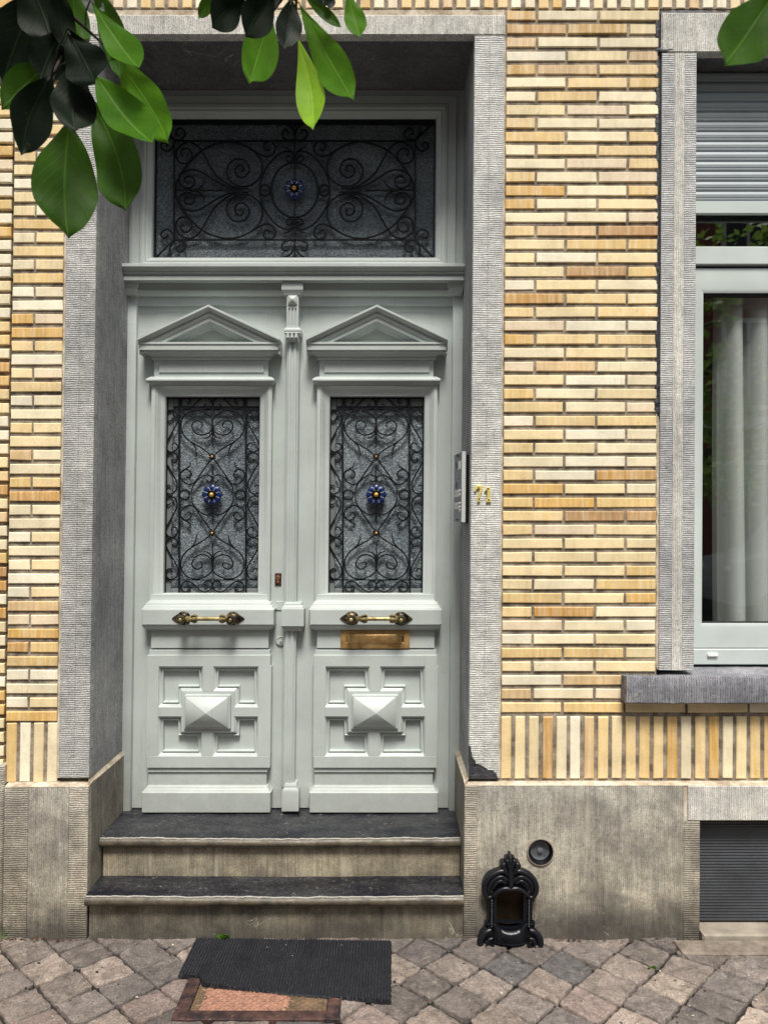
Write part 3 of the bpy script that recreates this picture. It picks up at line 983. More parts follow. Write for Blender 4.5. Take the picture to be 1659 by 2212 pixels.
bb.build('window_lintel', [M['st_v'], M['soffit']], house)
ys = -.062
xs0 = PX(1353, ys, 1490) + .0
zs_t, zs_b = PZ(1462, ys), PZ(1522, ys)
z_back = PZ(1447, .10)
bb = MB()
N = 60; v = []; fs = []
xs1 = XR - .3
sect = [(.3, z_back+.01), (-.002, z_back), (ys+.006, zs_t+.002), (ys, zs_t-.004), (ys, (zs_t+zs_b)/2), (ys+.002, zs_b+.006), (ys+.012, zs_b), (.3, zs_b)]
for i in range(N+1):
    x = xs0 + (xs1-xs0)*i/N
    for y, z in sect:
        w = mnoise.noise_vector(Vector((x*40, y*30, z*30)))
        on = 1 if y < 0 else 0
        v.append((x + (0 if i else w.x*.003), y + w.y*.0022*on, z + w.z*.0035*on))
m = len(sect)
for i in range(N):
    for k in range(m):
        j = (k+1) % m
        fs.append((i*m+k, (i+1)*m+k, (i+1)*m+j, i*m+j))
fs.append(tuple(range(m))); fs.append(tuple(N*m+k for k in reversed(range(m))))
bb.add(v, fs, 0)
bb.build('window_sill', M['sill'], house, angle=50)
# black sealant and pale pointing between brick and window stone
bb = MB()
def sealant(y0, y1, px, w, mi, Y=-.004):
    pts = []; n = int((y1-y0)/14)+2; rs = []
    for k in range(n):
        y = y0 + (y1-y0)*k/(n-1)
        x, z = XZ(px + rnd.uniform(-1.3, 1.3), y, Y)
        pts.append((x, .004, z)); rs.append(w*rnd.uniform(.65, 1.35))
    bb.tube(pts, rs, 8, mi, .55, (0,1,0))
sealant(24, 860, 1421.5, .0085, 0)
for k in range(5): sealant(836+k*9, 870+k*7, 1421+k%2, .010, 0)
x0, z0 = XZ(1419, 24, 0); x1_ = XR
pts = [(x0 + (x1_-x0)*k/40, .006, z0 - .008 + rnd.uniform(-.003,.003)) for k in range(41)]
bb.tube(pts, [rnd.uniform(.008,.016) for _ in pts], 8, 0, .5, (0,1,0))
x0, z0 = XZ(1421, 110, 0)
bb.tube([(x0 + .012*k, -.0045, z0 - .002*math.sin(k)) for k in range(9)], [.007,.008,.008,.007,.007,.006,.005,.004,.002], 8, 0, .4)
bb.build('sealant', M['tar'], house, angle=60)
bb = MB()
sealant(860, 1446, 1421.5, .0065, 0)
bb.build('pointing', M['limewash'], house, angle=60)

# ------------------------------------------------------------------ window
win = empty('window', (1.6, .11, PZ(1440, .12)), 'pale grey framed window with half lowered slatted shutter', 'window')
YS = .115
xq0, xq1 = xw1 - .03, X_W2 + .03
bb = MB()
z_s1, z_s0 = PZ(146, YS), PZ(434, YS)
ns = 13.4; pit = (z_s1 - z_s0)/ns
k = 0
while k < ns + 2:
    zb0 = z_s0 + k*pit
    pr = [(YS+.012, zb0), (YS+.004, zb0+.001), (YS+.0005, zb0+pit*.18), (YS+.001, zb0+pit*.30), (YS-.0012, zb0+pit*.36), (YS-.003, zb0+pit*.62), (YS+.0, zb0+pit*.86), (YS+.005, zb0+pit-.0012), (YS+.012, zb0+pit-.0012)]
    bb.run(xq0, xq1, pr, 0); k += 1
bb.build('roller_shutter', M['slat'], win, angle=25)
bb = MB()
x0, x1, z0, z1 = RECT(1500, 434, 1700, 461, YS-.004)
bb.box(xq0, xq1, YS-.004, YS+.014, z0, z1-.001, 0, None, .002)
bb.build('shutter_bar', M['alu'], win)
YF = .13
def bar(bb, py0, py1, Y0, Y1, mi=0, ch=.003, xa_=None, xb_=None):
    z1, z0 = PZ(py0, Y0), PZ(py1, Y0)
    bb.box(xq0 if xa_ is None else xa_, xq1 if xb_ is None else xb_, Y0, Y1, z0, z1, mi, None, ch)
bb = MB()
bar(bb, 532, 571, YF-.008, YF+.05)
bar(bb, 571, 579, YF+.022, YF+.05, 1, 0)
bar(bb, 1402, 1436, YF-.004, YF+.06)
xs_in = PX(1517.5, YF+.01, 1000)
bb.box(xq0, xw1+.004, YF+.004, YF+.06, PZ(1402, YF), PZ(570, YF), 0)
bb.build('window_frame', [M['alu'], M['print']], win)
# opening sash with mitred corners
xo0, xo1 = xw1 - .004, X_W2
zo1, zo0 = PZ(579, YF+.006), PZ(1400, YF+.006)
zi1, zi0 = PZ(606, YF+.02), PZ(1368, YF+.02)
bb = MB()
pv = [(xo0,zo0),(xo1,zo0),(xo1,zo1),(xo0,zo1)]
a_ = xs_in - xo0
bb.ring(pv, [(0, YF+.05), (0, YF+.008), (.003, YF+.005), (a_*.45, YF+.005), (a_*.85, YF+.009), (a_, YF+.014), (a_, YF+.05)], 0)
bb.build('sash', M['alu'], win, angle=20)
bb = MB()
for (z0, z1, ) in ((zo0 + a_ - .002, zo1 - a_ + .002),):
    bb.box(xs_in-.004, xo1 - a_ + .004, YF+.034, YF+.040, z0, z1, 0)
bb.box(xq0, xq1, YF+.03, YF+.036, PZ(534, YF), PZ(440, YF), 0)
bb.build('pane', M['pane'], win)
bb = MB()
g = .006
bb.box(xs_in, xo1-a_, YF+.022, YF+.05, zo1-a_-.009, zo1-a_, 0)
bb.box(xs_in, xs_in+.004, YF+.023, YF+.05, zo0+a_+.004, zo1-a_-.009, 0)
bb.box(xs_in, xo1-a_, YF+.024, YF+.05, zo0+a_, zo0+a_+.004, 0)
bb.build('gasket', M['print'], win)
bb = MB()
x0, x1, z0, z1 = RECT(1528.5, 1411.5, 1551, 1419, YF-.012)
bb.box(x0, x1, YF-.013, YF, z0, z1, 0)
bb.build('drain_cap', M['card'], win, bevel=.003)
# sheer curtain: narrow pleats
cu = MB()
def curtain(bb, segs, ztop, zbot, yb):
    """segs: list of x positions; each pleat is a soft wave"""
    nx, nzz = 320, 26
    x_0, x_1 = PX(1535, .26), X_W2 + .05
    v = []
    for j in range(nzz+1):
        t = j/nzz; z = ztop + (zbot-ztop)*t
        for i in range(nx+1):
            s = i/nx; x = x_0 + (x_1-x_0)*s
            ph = (x - x_0)/.108*2*math.pi + .5*math.sin(x*9) + .25*math.sin(t*2.3 + x*5)
            w = math.sin(ph); w2 = math.copysign(abs(w)**.7, w)
            y = yb + .055*w2*(1+.15*t) + .008*math.sin(ph*.5 + 2*t) + .02*t*math.sin(x*4)
            v.append((x + .016*math.cos(ph)*(.6+.4*t), y, z))
    fs = []
    for j in range(nzz):
        for i in range(nx):
            a = j*(nx+1)+i
            fs.append((a, a+1, a+nx+2, a+nx+1))
    bb.add(v, fs, 0, None, True)
curtain(cu, None, PZ(590, .25), PZ(1405, .25), .262)
o = cu.build('curtain', M['curtain'], None, angle=80)
tag(o, 'pale sheer pleated curtain hanging behind the window pane', 'curtain')
bb = MB()
bb.box(xw1-.2, XR+.2, 1.6, 1.65, .4, 4, 0)
bb.box(xw1-.2, xw1-.15, BACK, 1.6, .4, 4, 0)
bb.box(XR+.15, XR+.2, BACK, 1.6, .4, 4, 0)
bb.box(xw1-.2, XR+.2, BACK, 1.6, .35, .4, 0)
bb.box(xw1-.2, XR+.2, BACK, 1.6, 3.3, 3.35, 0)
bb.build('room_wall', M['room'], house)
bb = MB()
bb.box(X_W2+.125, XR, MY, BACK, PZ(1522,0), zt0, 0)
bb.box(xb+.004, xw0, .02, BACK, PZ(1522, 0), zt0, 0)
bb.box(xw0, XR, MY+.002, BACK, PZ(29,0), zt0, 0)
bb.build('mortar_backing', M['mortar'], house)
bb = MB()
for i in range(0, 52):
    zt = PZ(row_y(i), 0)
    x = X_W2 + .135 + (.1 if i % 2 else 0)
    while x < XR:
        if not (PZ(1530,0) < zt < PZ(1440,0)): wall_bricks(bb, x, min(x + BL, XR), zt-BH, zt)
        x += BL + J
bb.build('brick_facing', M['brick'], house, angle=30)

# ------------------------------------------------------------------ front steps
xr0, xr1 = xpl1 + .002, xpr0 - .002
def step(name, label, z, yf, yb, zbot, yr):
    root = empty(name, ((xr0+xr1)/2, yf, zbot), label, 'stone step', 'stone steps up to the door')
    bb = MB()
    t = .034
    n = 64
    prof = [(yb, z), (yf+.030, z), (yf+.017, z-.0015), (yf+.007, z-.006), (yf+.0015, z-.014), (yf+.0005, z-.022), (yf+.004, z-.031), (yf+.012, z-.037), (yr+.004, z-.039), (yr+.004, z-.05), (yb, z-.05)]
    m = len(prof); v = []; fs = []
    for i in range(n+1):
        x = xr0 + (xr1-xr0)*i/n
        for k, (y, zz) in enumerate(prof):
            w = mnoise.noise_vector(Vector((x*7, y*9, zz*9 + z*30))) + .4*mnoise.noise_vector(Vector((x*31, y*20, zz*20)))
            hollow = -.0035*math.exp(-((x-(xr0+xr1)/2)/.35)**2) if k < 5 else 0
            v.append((x, y + (w.y*.0016 if 0 < k < 8 else 0), zz + (w.z*.0016 if k < 8 else 0) + hollow))
    for i in range(n):
        for k in range(m):
            j = (k+1) % m
            fs.append((i*m+k, (i+1)*m+k, (i+1)*m+j, i*m+j))
    fs.append(tuple(range(m))); fs.append(tuple(n*m+k for k in reversed(range(m))))
    bb.add(v, fs, 0)
    bb.build('tread', M['tread'], root, angle=50)
    bb = MB()
    bb.box(xr0+.006, xr1, yr, yb, zbot, z-.045, 0)
    bb.build('riser', M['riser'], root)
    return root
z_st2 = PZ(1752, YD-.02)
z_st1 = PZ(1945, -.06) + .012
step('stone_step', 'upper dark worn stone step with rounded pale nosing directly under the door', z_st2, .075, BACK, z_st1-.03, .105)
step('stone_step', 'lower dark worn stone step with rounded pale nosing behind the black doormat', z_st1, -.062, .125, -.06, YP+.004)

# ------------------------------------------------------------------ the double door
door = empty('front_door', ((xjl+xjr)/2, YD, z_st2), 'pale grey green panelled double door with iron grilles and pediments', 'door')
P = M['paint']
bb = MB()
# frame stiles and transom surround
def pbox(bb, px0, py0, px1, py1, Yf, Yb, mi=0, ch=0):
    x0, x1, z0, z1 = RECT(px0, py0, px1, py1, Yf); bb.box(x0, x1, Yf, Yb, z0, z1, mi, None, ch); return x0, x1, z0, z1
x0, x1, z0, z1 = RECT(268, 600, 289.5, 1752, .352); bb.box(xjl-.03, x1, .352, .43, z_st2-.01, z1, 0, None, .003)
x0, x1, z0, z1 = RECT(974, 600, 1000, 1752, .352); bb.box(x0, xjr+.03, .352, .43, z_st2-.01, z1, 0, None, .003)
gx0, gx1, gz0, gz1 = RECT(334.8, 259, 940, 558, .385)
gp = rect(gx0, gx1, gz0, gz1)
bb.ring(gp, [(-.20, .43), (-.20, .360), (-.084, .360), (-.082, .350), (-.050, .350), (-.046, .346), (-.030, .346), (-.026, .352), (-.021, .349), (-.015, .354), (-.010, .361), (-.004, .364), (0, .380), (0, .42)], 0)
bb.build('door_frame', P, door, bevel=.0012, angle=30)
bb = MB()
pr = [(.43, PZ(569,.27)), (.268, PZ(569,.27)), (.268, PZ(576,.27)), (.276, PZ(578,.276)), (.280, PZ(582,.28)), (.291, PZ(586.5,.29)), (.289, PZ(588,.288)), (.289, PZ(590.5,.288)), (.298, PZ(594,.298)), (.300, PZ(596.5,.298)), (.291, PZ(597,.29)), (.291, PZ(605,.29)), (.300, PZ(606,.298)), (.340, PZ(610,.33)), (.43, PZ(610,.33))]
bb.run(xjl+.001, xjr-.001, pr, 0)
pr = [(.43, PZ(600,.345)), (.340, PZ(600,.345)), (.340, PZ(624,.34)), (.334, PZ(626,.335)), (.334, PZ(629,.335)), (.342, PZ(636,.34)), (.348, PZ(637.5,.34)), (.43, PZ(637.5,.34))]
bb.run(xjl+.002, xjr-.002, pr, 0)
bb.build('cornice', P, door, bevel=.001, angle=30)
for (a, c) in ((270, 295), (971, 999)):
    bb = MB()
    x0, x1, z0, z1 = RECT(a, 607, c, 634, .318)
    bb.wrap(x0, x1, .36, .322, [(.006, z1), (.006, z1-.020), (.002, z1-.024), (.004, z1-.032), (0, z1-.040), (-.003, z0)], 0)
    bb.build('corner_bracket', P, door, bevel=.0008)

# central post -------------------------------------------------------------------
bb = MB()
def wr(bb, px0, px1, Yf, Yb, rows):
    """rows = (projection, photo y)"""
    x0, x1 = PX(px0, Yf, rows[0][1]), PX(px1, Yf, rows[0][1])
    bb.wrap(x0, x1, Yb, Yf, [(o, PZ(y, Yf - o)) for o, y in rows], 0)
wr(bb, 617, 648, .318, .38, [(.012, 604), (.012, 612), (.014, 613), (.014, 626), (.010, 628.5), (.010, 630), (.006, 633), (.005, 636.5)])
x0, x1, z0, z1 = RECT(619.5, 636, 645, 712, .318)
# fluted block: three sunk flutes
fw = (x1-x0); zf1, zf0 = PZ(666, .318), PZ(703, .318)
cols = [0, .15, .28, .43, .565, .70, .83, 1.0]
for k in range(7):
    a_, c_ = x0 + fw*cols[k], x0 + fw*cols[k+1]
    if k in (1, 3, 5):
        bb.box(a_, c_, .318, .38, zf1, z1, 0); bb.box(a_, c_, .318, .38, z0, zf0, 0); bb.box(a_, c_, .323, .38, zf0, zf1, 0)
    else: bb.box(a_, c_, .318, .38, z0, z1, 0)
mx, mz = (x0+x1)/2, PZ(648.5, .318); hw, hh = .0185, .0185
bb.add([(mx-hw,.318,mz-hh),(mx+hw,.318,mz-hh),(mx+hw,.318,mz+hh),(mx-hw,.318,mz+hh),
        (mx-hw,.313,mz-hh),(mx+hw,.313,mz-hh),(mx+hw,.313,mz+hh),(mx-hw,.313,mz+hh),(mx,.298,mz)],
       [(0,1,5,4),(1,2,6,5),(2,3,7,6),(3,0,4,7),(4,5,8),(5,6,8),(6,7,8),(7,4,8)], 0)
wr(bb, 619, 646, .318, .38, [(.004, 706), (.004, 709), (.010, 710.5), (.010, 715), (.007, 716), (.009, 718.5), (.004, 722)])
for k in range(3):
    xk = mx + (k-1)*.0165
    z1_, z0_ = PZ(721, .312), PZ(730, .312)
    bb.prism([(xk-.0072, z0_), (xk+.0072, z0_), (xk+.0042, z1_), (xk-.0042, z1_)], .306, .33, 0)
wr(bb, 619.5, 645.5, .314, .38, [(.0, 729.5), (.0, 733), (-.006, 738)])
def shaft(bb, y0, y1):
    z1, z0 = PZ(y0, .33), PZ(y1, .33)
    ztop = PZ(y0+20, .33)
    L = [(-.026,.352), (-.0245,.343), (-.0215,.343), (-.0205,.339), (-.0165,.339), (-.0155,.333), (-.0055,.333), (-.0045,.3375), (.0045,.3375), (.0055,.333), (.0155,.333), (.0165,.339), (.0205,.339), (.0215,.343), (.0245,.343), (.026,.352), (.026,.385), (-.026,.385)]
    n = len(L); v = [(mx+x, y, z0) for x, y in L] + [(mx+x, y, z1) for x, y in L]
    fs = [tuple(range(n)), tuple(n+k for k in reversed(range(n)))]
    for k in range(n):
        j = (k+1) % n
        fs.append((k, j, n+j, n+k))
    bb.add(v, fs, 0)
shaft(bb, 735, 1306)
wr(bb, 612, 653, .318, .38, [(-.006, 1301), (-.002, 1305), (-.002, 1308), (.004, 1311), (.007, 1318)])
x0, x1, z0, z1 = RECT(607.5, 1315.5, 656.5, 1353, .305); bb.box(x0, x1, .305, .38, z0, z1, 0, None, 0)
wr(bb, 612, 653, .318, .38, [(.007, 1352), (.004, 1356), (-.003, 1360), (-.003, 1363)])
shaft(bb, 1362, 1702)
wr(bb, 614, 642, .322, .38, [(-.004, 1693), (.0, 1698), (.0, 1702), (.005, 1706), (.008, 1711), (.008, 1753)])
bb.build('door_post', P, door, bevel=.0009, angle=30)

# scrolled ironwork ------------------------------------------------------------------
def mirror_v(paths, yc): return [[(x, 2*yc - y) for x, y in p] for p in paths]
def mirror_h(paths, xc): return [[(2*xc - x, y) for x, y in p] for p in paths]
def ring_pts(cx, cy, rx, ry, n=28): return [(cx+rx*math.cos(2*math.pi*k/n), cy+ry*math.sin(2*math.pi*k/n)) for k in range(n)]

big = [(300,850),(325,740),(420,590),(570,430),(730,345),(900,312),(1060,345),(1200,430),(1265,530),(1275,620),(1240,715),(1150,790),(1040,808),(940,770),(885,690),(880,610),(930,530),(1010,500),(1090,530),(1130,610),(1110,670),(1050,712),(990,690),(966,630),(1000,580),(1045,578),(1065,620),(1040,640)]
heart = [(1120,828),(1000,835),(880,810),(740,740),(600,650),(500,622),(410,640),(350,700),(350,770),(400,820),(470,825),(515,780),(510,720),(460,695),(415,715),(405,755),(440,778)]
corner = [(1060,822),(960,812),(870,770),(760,680),(690,580),(620,450),(560,365),(490,318),(420,318),(340,370),(308,450),(340,530),(410,555),(470,520),(490,450),(455,395),(410,385),(370,410),(370,455),(402,470)]
small = [(1150,392),(1250,450),(1330,475),(1400,440),(1420,370),(1380,312),(1320,312),(1290,350),(1310,400),(1345,402),(1352,375)]
outer = [(1600,505),(1632,470),(1615,430),(1540,415),(1430,470),(1320,600),(1258,740),(1245,850)]
curl = [(1632,480),(1620,520),(1580,533),(1548,515),(1548,482),(1575,470),(1592,488)]
leafc = [(1630,470),(1600,420),(1555,385),(1505,372)]
arrow = [(480,850),(540,842),(590,815),(618,780),(632,738)]
orn1 = [(288,285),(255,240),(238,190),(240,115)]
orn2 = [(290,292),(340,290),(385,280),(415,220),(372,165),(322,175),(315,220),(352,235)]
orn3 = [(292,300),(275,365),(225,415),(160,392),(145,345),(180,318),(215,345),(205,362)]
top1 = [(1628,292),(1560,292),(1505,262),(1495,215),(1525,178),(1562,190),(1560,225)]
top2 = [(1632,235),(1605,160),(1565,122),(1522,112)]
half = [big, heart, corner, small, outer, curl, leafc, arrow, orn1, orn2, orn3, top1, top2]
YG = .384
def grid_iron(bb, paths, tr, r, k=5, flat=1.5):
    for p in paths:
        pts = [tr(q) for q in smooth(p, k)]
        n = len(pts)
        rs = [r]*n
        for i in range(min(6, n//3)):
            rs[n-1-i] = r*(.55 + .45*i/6)
        bb.tube([(x, YG, z) for x, z in pts], rs, 6, 0, flat)
def trA(q): return XZ((560 + q[0]/2.9625)/1.7463, (430 + q[1]/2.9625)/1.7463, YG)
XCA, YCA = 1636, 852
allp = half + mirror_v(half, YCA)
allp = allp + mirror_h(allp, XCA)
bb = MB()
grid_iron(bb, allp, trA, .0039)
ra = .0042
for p in (ring_pts(XCA, 848, 262, 308), ring_pts(1305, 852, 56, 62), ring_pts(2*XCA-1305, 852, 56, 62)):
    bb.tube([(x, YG, z) for x, z in map(trA, p)], .0046, 6, 0, 1.4, closed=True)
for a, c in (((XCA,300),(XCA,1405)), ((290,300),(2*XCA-290,300)), ((290,1405),(2*XCA-290,1405)), ((290,300),(290,1405)), ((2*XCA-290,300),(2*XCA-290,1405)), ((XCA,90),(XCA,300)), ((XCA,1405),(XCA,1600))):
    (x0, z0), (x1, z1) = trA(a), trA(c); bb.tube([(x0, YG+.001, z0), (x1, YG+.001, z1)], .0044, 4, 0)
for sx in (0, 1):
    for a, c in (((92,98),(288,296)), ((92,1600),(288,1408))):
        if sx: a, c = (2*XCA-a[0], a[1]), (2*XCA-c[0], c[1])
        (x0, z0), (x1, z1) = trA(a), trA(c); bb.tube([(x0, YG, z0), (x1, YG, z1)], [.005, .0035], 6, 0)
    pts = [(300, 852), (440, 850), (570, 850), (640, 856), (700, 848), (760, 858), (835, 852)]
    if sx: pts = [(2*XCA-x, y) for x, y in pts]
    bb.tube([(x, YG-.001, z) for x, z in map(trA, pts)], [.004,.004,.0045,.0038,.0045,.0038,.004], 6, 0)
e = .005
for (a, b_, c, d_) in ((gx0, gx1, gz1-.016, gz1), (gx0, gx1, gz0, gz0+.003), (gx0, gx0+.006, gz0+.003, gz1-.016), (gx1-.006, gx1, gz0+.003, gz1-.016)):
    bb.box(a, b_, YG-.004, YG+.01, c, d_, 0)
bb.build('transom_grille', M['iron'], door, angle=60)
bb = MB(); bb.box(gx0-.01, gx1+.01, .404, .412, gz0-.01, gz1+.01, 0)
bb.build('transom_glass', M['glass'], door)
def rosette(parent, x, z, big_=True, Y=YG):
    if big_:
        bb = MB()
        bb.lathe((x, Y-.004, z), (0,-1,0), [(.041,.0), (.0425,.003), (.036,.0085), (.026,.010), (.019,.007), (.0185,.004)], 48, 0, (8, .16))
        for k in range(8):
            th = math.pi*(k+.5)/4
            bb.tube([(x+.019*math.cos(th), Y-.0125, z+.019*math.sin(th)), (x+.034*math.cos(th), Y-.0135, z+.034*math.sin(th))], [.0016,.0006], 6, 1)
        bb.lathe((x, Y-.010, z), (0,-1,0), [(.0185,.0), (.0185,.006), (.0165,.008), (.014,.004), (.010,.002)], 28, 2)
        r = bb.build('rosette', [M['blue'], M['steel_lt'], M['iron']], parent, angle=40)
        bb = MB(); bb.ball((x, Y-.018, z), .0098, 0, (1,1,1), 14)
        bb.build('gold_boss', M['gold'], parent)
    else:
        bb = MB()
        bb.lathe((x, Y-.003, z), (0,-1,0), [(.015,.0), (.0155,.002), (.010,.006), (.005,.005)], 36, 0, (6, .35))
        bb.build('rosette', M['iron'], parent, angle=40)
        bb = MB(); bb.ball((x, Y-.010, z), .0052, 0, (1,1,1), 10)
        bb.build('gold_boss', M['gold'], parent)
x, z = trA((XCA, 845)); rosette(door, x, z)

# door leaves ------------------------------------------------------------------------
XC0 = PX(459, .39, 1069); XC1 = PX(811.5, .39, 1069)
C3X, C3Y = 840, 1646
q1 = [(800,1010),(680,920),(540,840),(420,750),(355,640),(345,530),(390,420),(480,350),(600,330),(720,365),(810,430),(843,510),(838,610)]
q1b = [(838,560),(815,640),(760,690),(660,710),(570,670),(520,580),(545,510),(610,485),(670,520),(680,570),(650,595)]
q2 = [(838,600),(820,690),(770,745),(700,762)]
q3 = [(500,820),(550,870),(580,940),(596,1040)]
q4 = [(815,1090),(680,1280),(560,1450),(480,1482),(400,1450),(345,1380),(345,1300),(410,1250),(480,1270),(510,1330),(480,1375),(430,1372)]
q4b = [(345,1300),(420,1240),(480,1200),(495,1130)]
q5 = [(750,1405),(775,1448),(820,1430),(832,1380),(780,1338),(700,1345),(600,1420),(530,1520),(507,1646)]
q8 = [(215,440),(195,485),(150,485),(112,440),(130,360),(200,322),(270,360),(300,440),(280,540),(200,680),(122,830),(110,900),(160,965),(230,970),(290,920),(285,860),(240,835),(200,870)]
q8b = [(200,1080),(210,1135),(260,1135),(296,1070),(260,1000),(200,983),(130,1020),(105,1100),(150,1200),(230,1340),(285,1460),(270,1570),(190,1632),(115,1600),(105,1530),(150,1492),(195,1520)]
q9 = [(440,215),(485,200),(480,145),(400,130),(350,180),(370,260),(430,292),(500,280),(580,210),(660,145),(740,127),(825,180),(836,250),(790,298),(730,290),(710,240),(760,222)]
qs = [q1, q1b, q2, q3, q4, q4b, q5, q8, q8b, q9]
qs = qs + mirror_v(qs, C3Y); qs = qs + mirror_h(qs, C3X)
def leaf(k):
    XC = (XC0, XC1)[k]; dx = XC - XC0
    def LX(px, Y, py=1106): return PX(px, Y, py) + dx
    def LR(a, b_, c, d_, Y):
        x0, x1, z0, z1 = RECT(a, b_, c, d_, Y); return x0+dx, x1+dx, z0, z1
    def lb(bb, a, b_, c, d_, Yf, Yb, mi=0):
        x0, x1, z0, z1 = LR(a, b_, c, d_, Yf); bb.box(x0, x1, Yf, Yb, z0, z1, mi); return x0, x1, z0, z1
    def lw(bb, a, c, Yf, Yb, rows, mi=0):
        ym = sum(r[1] for r in rows)/len(rows)
        x0, x1 = LX(a, Yf, ym), LX(c, Yf, ym)
        bb.wrap(x0, x1, Yb, Yf, [(o, PZ(y, Yf-o)) for o, y in rows], mi)
    def trC(q):
        x, z = XZ((600 + q[0]/4.1475)/1.7463, (1470 + q[1]/4.1475)/1.7463, YG); return x+dx, z
    wx0, wx1, wz0, wz1 = LR(357.5, 857.5, 560.5, 1281, .375)
    bb = MB()                                        # the board itself, with the window cut out
    xo0, xo1 = XC - .3325, XC + .3325
    zb0, zb1 = z_st2 + .004, PZ(634, .375)
    Yb = .376
    ins = .03
    bb.box(xo0, wx0-ins, Yb, .42, zb0, zb1, 0); bb.box(wx1+ins, xo1, Yb, .42, zb0, zb1, 0)
    bb.box(wx0-ins, wx1+ins, Yb, .42, zb0, wz0-ins, 0); bb.box(wx0-ins, wx1+ins, Yb, .42, wz1+ins, zb1, 0)
    pp = LR(336, 677, 577, 722, Yb); bb.box(pp[0], pp[1], Yb-.0022, Yb+.002, pp[2], pp[3], 0)
    lf = bb.build('door_leaf', P, door)
    if k == 0: lf['label'] = 'door leaf with two locks and no letter box'
    else: lf['label'] = 'door leaf with brass letter box under its handle'
    # pediment
    bb = MB()
    ya = .372
    def rake(la, lp, ra, prof, yback):
        """mitred raking moulding from left foot la over apex lp to right foot ra; prof = (height above line, y front)"""
        La, Ap, Ra = Vector(la), Vector(lp), Vector(ra)
        cosl = (Ap-La).normalized().x
        v = []; n = len(prof)
        for base in (La, Ap, Ra):
            for h, y in prof: v.append((base.x, y, base.y + h/cosl))
        # returns at the feet: slight outward flare
        fs = []
        for r in range(2):
            for i in range(n):
                j = (i+1) % n
                fs.append((r*n+i, (r+1)*n+i, (r+1)*n+j, r*n+j))
        fs.append(tuple(range(n))); fs.append(tuple(2*n+i for i in reversed(range(n))))
        bb.add(v, fs, 0)
    Yf = .285
    ax_, az = LX(450.5, Yf, 690), PZ(658, Yf)
    lx, rx = LX(298, Yf, 730), LX(604, Yf, 730)
    lz = PZ(730, Yf)
    hh = .060                                        # vertical thickness of the rake
    prof = [(.0, ya), (.0, .308), (.016, .308), (.017, .303), (.020, .300), (.025, .298), (.0285, .304), (.0305, .304), (.034, .297), (.042, .288), (.0445, .280), (.053, .280), (.054, ya)]
    cs = 1/math.cos(math.atan2(az-lz, ax_-lx))
    rake((lx, lz - .054*cs), (ax_, az - .054*cs), (rx, lz - .054*cs), prof, ya)
    # inner stepped moulding and tympanum
    s = .060*cs
    prof2 = [(-.018, ya), (-.018, .362), (-.010, .358), (-.007, .350), (.001, .344), (.001, ya)]
    sh = .11
    rake((lx+sh, lz - .054*cs + (az-lz)/(ax_-lx)*sh), (ax_, az - .054*cs), (rx-sh, lz - .054*cs + (az-lz)/(ax_-lx)*sh), prof2, ya)
    zt_ = PZ(741, .31)
    bb.prism([(lx+.02, zt_-.004), (rx-.02, zt_-.004), (ax_, az-.05)], .370, ya+.01, 0)
    bb.build('pediment', P, lf, bevel=.0009, angle=30)
    bb = MB()
    lw(bb, 333, 580.5, .345, .40, [(.050, 738.5), (.050, 743.5), (.046, 744.5), (.046, 756), (.036, 757), (.034, 760), (.020, 763), (.012, 768), (.008, 770.5), (.008, 775), (.003, 777.5)])
    bb.build('pediment_cornice', P, lf, bevel=.0009, angle=30)
    bb = MB()
    x0, x1, z0, z1 = lb(bb, 333.5, 776, 580, 815, .347, .40)
    pz = LR(344, 788.5, 570.5, 804.5, .342)
    bb.box(pz[0], pz[1], .3415, .36, pz[2], pz[3], 0)
    if k == 0:
        pass
    bb.build('frieze_panel', P, lf, bevel=.0012, angle=30)
    bb = MB()
    lw(bb, 331, 582, .345, .40, [(.006, 813.5), (.016, 816), (.022, 818), (.023, 822), (.018, 826), (.010, 829), (.009, 831), (.002, 833)])
    bb.build('necking', P, lf, bevel=.0008, angle=35)
    # window surround
    bb = MB()
    wp = rect(wx0, wx1, wz0, wz1)
    bb.ring(wp, [(-.052, .40), (-.052, .343), (-.036, .343), (-.034, .347), (-.031, .347), (-.026, .353), (-.012, .360), (-.004, .362), (0, .366), (0, .41)], 0)
    x0, x1 = wx0-.052, wx1+.052
    bb.wrap(x0+.006, x1-.006, .40, .340, [(-.002, PZ(1284, .345)), (.0, PZ(1297, .34)), (.006, PZ(1299, .335)), (.010, PZ(1304, .33))], 0)
    bb.build('window_surround', P, lf, bevel=.001, angle=30)
    bb = MB()
    bb.box(wx0-.02, wx1+.02, .404, .412, wz0-.02, wz1+.02, 0)
    bb.build('glass', M['glass'], lf)
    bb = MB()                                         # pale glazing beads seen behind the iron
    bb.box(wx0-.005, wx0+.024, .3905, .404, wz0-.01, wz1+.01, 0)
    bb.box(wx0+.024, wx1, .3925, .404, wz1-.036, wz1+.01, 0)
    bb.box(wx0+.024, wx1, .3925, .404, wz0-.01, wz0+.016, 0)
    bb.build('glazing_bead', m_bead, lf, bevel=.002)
    bb = MB()
    grid_iron(bb, qs, trC, .0030, 5, 1.3)
    def seg(a, c, r=.003, n=4):
        (x0, z0), (x1, z1) = trC(a), trC(c); bb.tube([(x0, YG+.002, z0), (x1, YG+.002, z1)], r, n, 0)
    T0, T1 = 108, 3184
    seg((318,T0),(318,T1), .0046); seg((1362,T0),(1362,T1), .0046)
    seg((95,315),(1585,315), .0032); seg((95,2977),(1585,2977), .0032)
